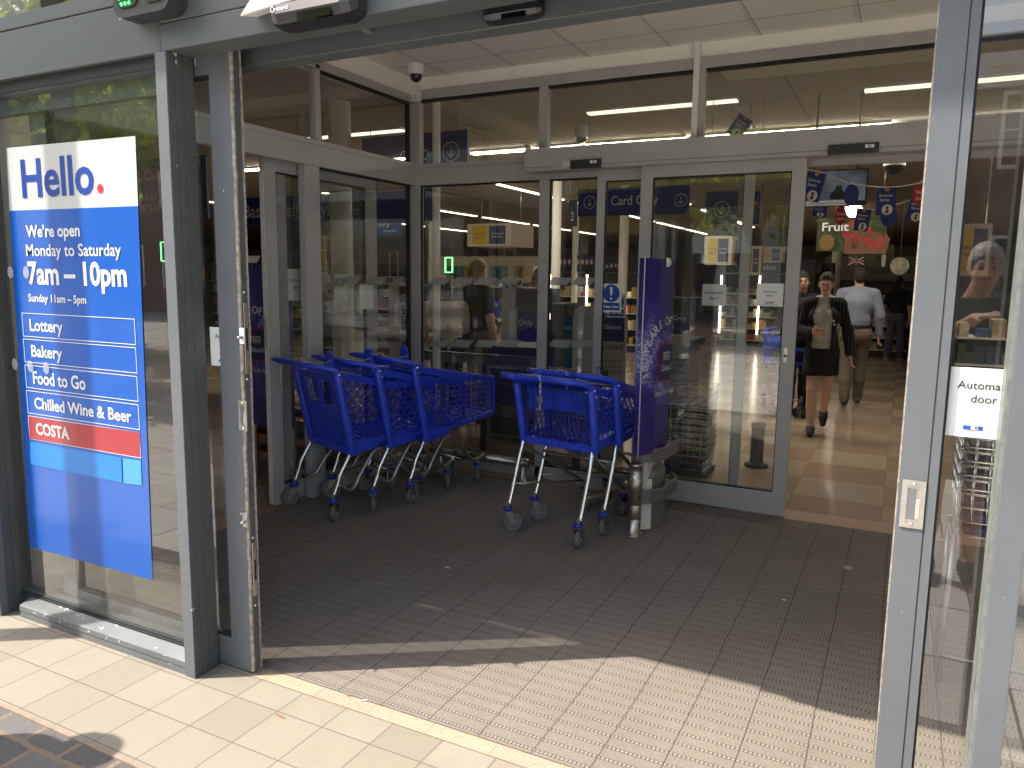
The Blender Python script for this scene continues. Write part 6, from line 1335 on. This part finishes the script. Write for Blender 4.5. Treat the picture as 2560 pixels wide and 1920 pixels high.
    if pr:
        inv=np.linalg.inv(Rm)
        def cutf(c):
            q=(c-h)@inv.T/s; return ~(q[:,1]<-.035-.35*(q[:,2]-.075).clip(0,1)-.12*(.05-np.abs(q[:,0])).clip(0,1)*0) | (q[:,2]>.072-.5*np.abs(q[:,0]).clip(0,.06))
        o=sdf_obj('hair',pr,res*.8,hm,t,.02,cut=cutf)
    if face:
        m=MB(); e=M_black if 'eye_dark' not in bpy.data.materials else bpy.data.materials['eye_dark']
        for q in (-1,1): m.ell(hp(q*.031,-.0815,.006),(.0095*s,.007*s,.0055*s),10); 
        m.build('eyes',bpy.data.materials.get('eye_dark') or mat('eye_dark',(.03,.022,.018),.25),t,local=True)
        m=MB()
        for q in (-1,1): m.tube([hp(q*.014,-.091,.028),hp(q*.031,-.09,.034),hp(q*.049,-.079,.028)],.0032*s,5)
        m.build('eyebrows',hm,t,local=True)
        m=MB(); m.tube([hp(-.021,-.088,-.052),hp(0,-.0955,-.0505),hp(.021,-.088,-.052)],.0045*s,6); m.build('lips',bpy.data.materials.get('lip') or mat('lip',(.36,.12,.1),.5),t,local=True)
    if extras: extras(t,j,s,V)
    return t
cotton=lambda n,c,v=.08: mat(n,c,.9,var=v,vs=12,bump=.25,bs=25)
def pinstripe():
    t=NT('pinstripe_blazer'); return t.out(t.mix(t.line(t.x,.032,0.,.0035),(.014,.014,.018),(.12,.12,.13)),.85,.2)
# woman in the blazer, walking out, phone in her right hand
def blazer_extras(t,j,s,V):
    m=MB(); w=j['wL']+V(.045,-.085,.035); m.hexa([tuple(np.array(w)+V(*q)) for q in ((-.05,-.06,0),(.06,-.07,0),(.07,.0,.012),(-.04,.01,.012),(-.05,-.06,.009),(.06,-.07,.009),(.07,.0,.021),(-.04,.01,.021))]); m.build('phone',mat('phone_case',(.12,.04,.03),.4),t,bevel=.003,local=True)
    m=MB()
    for b_,c in ((V(-.09,-.155,1.31),.016),(V(.1,-.155,1.26),.013),(V(.11,-.155,1.22),.013)): m.ell(b_,(c,.006,c),10)
    m.build('pin_badges',M_steel,t,local=True)
    m=MB(); 
    for i in range(5): m.ell(V(0.0,-.142,1.4-.06*i),(.005,.003,.005),8)
    m.build('shirt_buttons',M_paper,t,local=True)
person('woman in dark pinstriped blazer, pale blouse and black skirt walking out with a phone',P(2040,1082,Z=0),R(4),
    dict(wL=(-.1,-.24,1.13),eL=(-.235,.05,1.14),hdL=(.75,-.55,.12),tsL=(.1,-.3,1),wR=(.285,.03,.9),eR=(.25,.06,1.15),kL=(-.075,-.1,.5),aL=(-.06,-.13,.085),kR=(.07,.06,.52),aR=(.06,.3,.2),tR=(.06,.22,.06),hem=.87),
    H=1.66,res=.0095,female=True,top=cotton('pale_blouse',(.5,.49,.45)),skirt=(cotton('black_skirt',(.012,.012,.015)),.66),jacket=(pinstripe(),.08),shoe=mat('black_shoe',(.012,.012,.014),.5),hairstyle='tied',look=(-.05,.14),legs_bare=True,extras=blazer_extras,skin=mat('pale_skin',(.66,.42,.32),.55,var=.06,vs=20))
# man in the blue shirt, walking away
person('man with dark hair in pale blue shirt and beige trousers walking away up the aisle',P(2125,1014,Z=0),R(180)+R(3),
    dict(kL=(-.08,-.09,.52),aL=(-.075,-.14,.1),kR=(.085,.02,.5),aR=(.075,.13,.1),eL=(-.265,.02,1.16),wL=(-.27,-.04,.93),eR=(.26,.05,1.15),wR=(.23,.0,.92),hem=.985),
    H=1.76,res=.011,top=cotton('pale_blue_shirt',(.22,.25,.34)),bottom=cotton('beige_chinos',(.125,.1,.078)),belt=mat('dark_belt',(.02,.015,.012),.5),shoe=mat('grey_shoe',(.05,.048,.045),.6),face=False,bulk=1.12,look=(.12,0))
person('woman with long hair in black top and grey jeans walking away near the bakery shelves',P(2232,908,Z=0),R(180)-R(12),
    dict(kL=(-.08,-.12,.52),aL=(-.08,-.2,.1),kR=(.085,.06,.5),aR=(.08,.22,.12),hem=1.03),H=1.68,res=.014,female=True,top=cotton('black_top',(.014,.014,.014)),bottom=cotton('grey_jeans',(.09,.1,.12)),shoe=mat('tan_shoe',(.4,.3,.2),.6),sleeve='short',hairstyle='long',face=False,look=(-.5,0),hands=False)
p=P(2285,905,Z=0); person('person in navy clothes at the right edge of the doorway beside the woman in black',p,R(170),dict(hem=.95),H=1.66,res=.014,top=cotton('navy_coat',(.014,.02,.06)),bottom=cotton('dark_trousers',(.02,.02,.024)),face=False,hands=False)
p=P(1985,1040,Z=0); person('person in black pinstripes pushing a trolley behind the inner door stile',p,R(10),dict(eL=(-.22,-.1,1.16),wL=(-.2,-.32,1.05),eR=(.22,-.1,1.16),wR=(.2,-.32,1.05),kL=(-.09,-.08,.5),aL=(-.09,-.1,.09),hem=.8),H=1.68,res=.012,top=bpy.data.materials['black_top'],bottom=bpy.data.materials['dark_trousers'],jacket=(bpy.data.materials['pinstripe_blazer'],.05),hands=True)
# customers at the tills
p=P(1197,1095,Y=7.1); person('man with fair hair in a black T shirt standing at the tills, seen from behind',(P(1195,800,Y=7.2).x,7.2,0),R(180)+R(-25),dict(eR=(.24,-.06,1.17),wR=(.2,-.27,1.08),eL=(-.25,.02,1.16),hem=.9),H=1.75,res=.011,top=bpy.data.materials['black_top'],bottom=bpy.data.materials['beige_chinos'],sleeve='short',hair=M_hairb,face=False,bulk=1.12,look=(-.35,.1))
def pack(t,j,s,V):
    sdf_obj('backpack',[('e',V(.05,.16,1.28),V(.12,.08,.2))],.014,mat('dark_backpack',(.02,.02,.022),.7),t,.03)
person('person in cream hoodie leaning over the tills behind the thin column',(P(1118,800,Y=6.75).x,6.75,0),R(180)+R(40),dict(che=(0,-.12,1.22),nec=(0,-.2,1.38),hea=(0,-.28,1.5),sL=(-.19,-.15,1.34),sR=(.19,-.15,1.34),eL=(-.25,-.25,1.1),wL=(-.18,-.42,1.0),eR=(.25,-.25,1.1),wR=(.18,-.42,1.0)),H=1.66,res=.012,top=cotton('cream_hoodie',(.55,.49,.38)),bottom=bpy.data.materials['dark_trousers'],face=False,hairstyle='long',hands=False,bulk=1.15)
person('pale haired person in grey blue top behind the side screen column',(P(812,800,Y=7.4).x,7.4,0),R(150),dict(),H=1.6,res=.013,top=cotton('grey_blue_top',(.16,.18,.24)),bottom=bpy.data.materials['dark_trousers'],hair=M_hairg,hairstyle='long',face=False,hands=False)
person('shopper in dark teal top bent beside the till on the right of the back screen',(P(1345,800,Y=8.3).x,8.3,0),R(200),dict(),H=1.7,res=.014,top=cotton('teal_top',(.01,.09,.08)),bottom=bpy.data.materials['dark_trousers'],hair=M_hairb,hairstyle='long',face=False,hands=False)
# the photographer, mirrored in the right hand glass
def phone(t,j,s,V):
    m=MB(); c=V(-.3,-.46,1.61); m.box(tuple(c+V(-.08,-.004,-.04)),tuple(c+V(.08,.004,.04))); m.build('phone',M_black,t,bevel=.004,local=True)
person('grey haired man in dark shirt and shorts taking a picture, mirrored in right glass door',(.31,-.45,0),R(180),
    dict(sL=(-.2,.0,1.45),sR=(.19,.02,1.43),eL=(-.25,-.16,1.25),wL=(-.2,-.4,1.48),eR=(.24,-.14,1.22),wR=(-.0,-.36,1.42),hem=.9,hea=(-.05,-.03,1.66)),
    H=1.76,res=.013,top=cotton('dark_green_shirt',(.04,.055,.05)),bottom=None,legs_bare=True,skirt=(cotton('khaki_shorts',(.12,.1,.08)),.56),sleeve='short',hair=M_hairg,shoe=mat('black_trainer',(.02,.022,.024),.5),look=(.0,0))
# the trolley half hidden behind the inner door
tq=dup(tR,(P(1985,1005,Z=0).x-.05,P(1985,1005,Z=0).y-.55,0),R(188),'dark blue shopping trolley pushed out by the person behind the inner door stile')
if 'group' in tq: del tq['group']
# ================================================================ STREET BEHIND THE CAMERA (seen mirrored in the glass)

def leafm(name,c):
    t=NT(name); h=t.noise(1.3,5); col_=t.mix(t.rng(h,.3,.7),tuple(v*.6 for v in c),tuple(min(1,v*1.4) for v in c)); t.put(col_,t.b.inputs['Base Color']); t.b.inputs['Roughness'].default_value=.45
    tr=t.n.new('ShaderNodeBsdfTranslucent'); t.put(t.mix(.5,col_,tuple(min(1,v*2.6) for v in c)),tr.inputs[0]); mx=t.n.new('ShaderNodeMixShader'); mx.inputs[0].default_value=.55
    t.l.new(t.b.outputs[0],mx.inputs[1]); t.l.new(tr.outputs[0],mx.inputs[2]); t.l.new(mx.outputs[0],t.n['Material Output'].inputs[0]); return t.m
M_leaf=leafm('tree_leaves',(.19,.25,.03)); M_leaf2=leafm('tree_leaves_pale',(.36,.42,.06))
M_bark=mat('bark',(.13,.1,.075),.9,var=.4,vs=6,bump=.6)
def tree(lab,x,y,h,rad,n,seed):
    rg=np.random.RandomState(seed); t=thing('tree',(x,y,0),lab,'tree',group='street trees opposite'); m=MB(); zc_=h*.66
    m.tube(bez([(x,y,0),(x+.05,y,h*.2),(x-.05,y+.05,h*.42)],5),[.2-.1*i/10 for i in range(11)],12)
    ends=[]
    for i in range(9):
        a=2*math.pi*i/9+rg.rand(); e=Vector((x+math.cos(a)*rad*(.5+.4*rg.rand()),y+math.sin(a)*rad*(.5+.4*rg.rand()),h*(.5+.4*rg.rand()))); b=Vector((x-.05,y+.05,h*(.3+.12*rg.rand())))
        pth=bez([b,(b+e)/2+Vector((0,0,.3)),e],4); m.tube(pth,[.07-.055*k/(len(pth)-1) for k in range(len(pth))],7); ends.append(e)
    m.build('trunk',M_bark,t)
    cl=[]
    for i in range(46):
        q=rg.normal(size=3); q/=np.linalg.norm(q); r=rg.rand()**.4; cl.append((x+q[0]*rad*r,y+q[1]*rad*r,zc_+q[2]*h*.30*r,.28+.5*rg.rand()))
    g=MB(); vs=[];fs=[];mi=[]
    for i in range(n):
        c=cl[rg.randint(len(cl))]; q=rg.normal(size=3)*.55*c[3]; p=np.array(c[:3])+q; a=rg.normal(size=3); a/=np.linalg.norm(a); b=np.cross(a,rg.normal(size=3)); b/=np.linalg.norm(b); L=.07+.08*rg.rand()
        o=len(vs); vs+= [p-a*L,p+b*L*.55,p+a*L,p-b*L*.55]; fs.append((o,o+1,o+2,o+3)); mi.append(int(rg.rand()<.4))
    me=bpy.data.meshes.new('crown'); me.from_pydata([tuple(v) for v in vs],[],fs); me.materials.append(M_leaf); me.materials.append(M_leaf2); me.polygons.foreach_set('material_index',mi); me.update()
    o=bpy.data.objects.new('crown',me); col.objects.link(o); o.parent=t
    inv=parent_matrix(t).inverted(); me.transform(inv)
tree('broad leafy street tree opposite the left window, its crown filling the pane',-11.5,-7.0,8.6,3.1,11000,1)
tree('leafy street tree opposite the doorway, its low branches over the paving',-3.4,-9.5,7.4,2.5,7000,2)
tree('leafy street tree farther along the street to the left',-16.5,-7.5,8.8,3.4,10000,3)
tree('leafy street tree far left along the street',-23,-8.5,8.8,3.4,7000,5)
tree('small street tree between the two broad ones opposite',-7.6,-10.5,7.0,2.3,6000,8)
tree('tall street tree behind the others opposite the poster',-10.5,-12.5,9.5,3.4,9000,11)
tree('wide street tree behind the planter opposite the doorway',-6.2,-13.5,9.0,3.2,8000,12)
tree('tall street tree far back to the left',-17,-13.5,9.5,3.4,7000,13)
def building(lab,x0,x1,y,h,wallm,n,floors,cornice=True,wm=None):
    t=thing('building',((x0+x1)/2,y,0),lab,'building'); MB().box((x0,y-8,0),(x1,y,h)).build('wall',wallm,t)
    if cornice:
        m=MB(); m.box((x0-.1,y,h-.5),(x1+.1,y+.35,h-.2)); m.box((x0-.1,y,h-.9),(x1+.1,y+.15,h-.5)); 
        m.build('cornice',M_white,t); m=MB()
        for i in range(int((x1-x0)/.6)): m.box((x0+i*.6,y+.15,h-.72),(x0+i*.6+.25,y+.32,h-.5))
        m.build('dentils',M_white,t)
    MB().box((x0-.15,y-8.1,h),(x1+.15,y+.4,h+.2)).build('roof',mat('roof_slate_%d'%int(h*10),(.1,.1,.11),.7),t)
    for f in range(floors):
        for i in range(n):
            cx=x0+(x1-x0)*(i+.5)/n; z=1.0+f*3.2; w_,hh=.62,1.7
            k=MB().frame((cx-w_,y+.0,z),X,Z,2*w_,hh,.09,Y_*.06).box((cx-.02,y+.01,z+.09),(cx+.02,y+.05,z+hh-.09)).box((cx-w_+.09,y+.012,z+hh*.5-.02),(cx+w_-.09,y+.048,z+hh*.5+.02)).build('window',M_whitep,t)
            MB().quad((cx-w_+.05,y+.02,z+.05),(cx+w_-.05,y+.02,z+.05),(cx+w_-.05,y+.02,z+hh-.05),(cx-w_+.05,y+.02,z+hh-.05)).build('pane',mat('window_dark',(.03,.035,.04),.08) if 'window_dark' not in bpy.data.materials else bpy.data.materials['window_dark'],k)
building('brown brick building across the street with a pale cornice and white sash windows',-2.5,9,-17,6.9,mat('brick_brown',(.2,.13,.095),.85,var=.2,vs=6),6,2)
building('tall white rendered building across the street beyond the trees',-15,-2.7,-20,10.5,mat('white_render',(.66,.65,.62),.8,var=.05),6,3,False)
building('red brick building at the far left of the street',-34,-15.2,-17,8.5,mat('brick_red',(.26,.13,.09),.85,var=.2,vs=6),8,2)
pl=thing('planter',(-1.6,-9.0,0),'low dark planter box with bushy shrubs on the paving opposite the doorway','planter'); MB().box((-2.6,-9.4,0),(-.6,-8.6,.7)).build('trough',M_blackm,pl,bevel=.02)
rg=np.random.RandomState(9); vs=[];fs=[]
for i in range(1800):
    p=np.array((-1.6,-9,1.0))+rg.normal(size=3)*np.array((.5,.22,.22)); a=rg.normal(size=3); a/=np.linalg.norm(a); b=np.cross(a,rg.normal(size=3)); b/=np.linalg.norm(b); o=len(vs); vs+=[p-a*.07,p+b*.04,p+a*.07,p-b*.04]; fs.append((o,o+1,o+2,o+3))
me=bpy.data.meshes.new('foliage'); me.from_pydata([tuple(v) for v in vs],[],fs); me.materials.append(M_leaf); o=bpy.data.objects.new('foliage',me); col.objects.link(o); o.parent=pl; me.transform(parent_matrix(pl).inverted())
for x in (-5.4,):
    bn=thing('bench',(x,-6.6,0),'slatted timber bench on the paving across the street','bench'); m=MB()
    for i in range(4): m.box((x-.8,-6.8+i*.12,.43),(x+.8,-6.7+i*.12,.47))
    m.build('seat',M_wood,bn)
    for q in (-.6,.6): MB().box((x+q-.04,-6.8,0),(x+q+.04,-6.35,.43)).build('leg',M_darksteel,bn)
person('pedestrian in dark clothes walking past on the street, mirrored in the inner door',(-1.3,-4.6,0),R(-75),dict(kL=(-.09,-.2,.52),aL=(-.09,-.3,.1),kR=(.09,.1,.5),aR=(.09,.32,.12)),H=1.72,res=.016,top=bpy.data.materials['navy_coat'],bottom=bpy.data.materials['grey_jeans'],hands=False)
person('passer by in a dark top standing left of the poster, mirrored in the left window',(-5.9,-1.0,0),R(160),dict(),H=1.7,res=.016,top=bpy.data.materials['black_top'],bottom=bpy.data.materials['dark_trousers'],hands=False,hairstyle='long',hair=M_hairb)

person('passer by outside the left edge of view whose shadow crosses the dark setts',(-3.40,.76,0),R(200),dict(),H=1.7,res=.018,top=bpy.data.materials['navy_coat'],bottom=bpy.data.materials['dark_trousers'],hands=False)
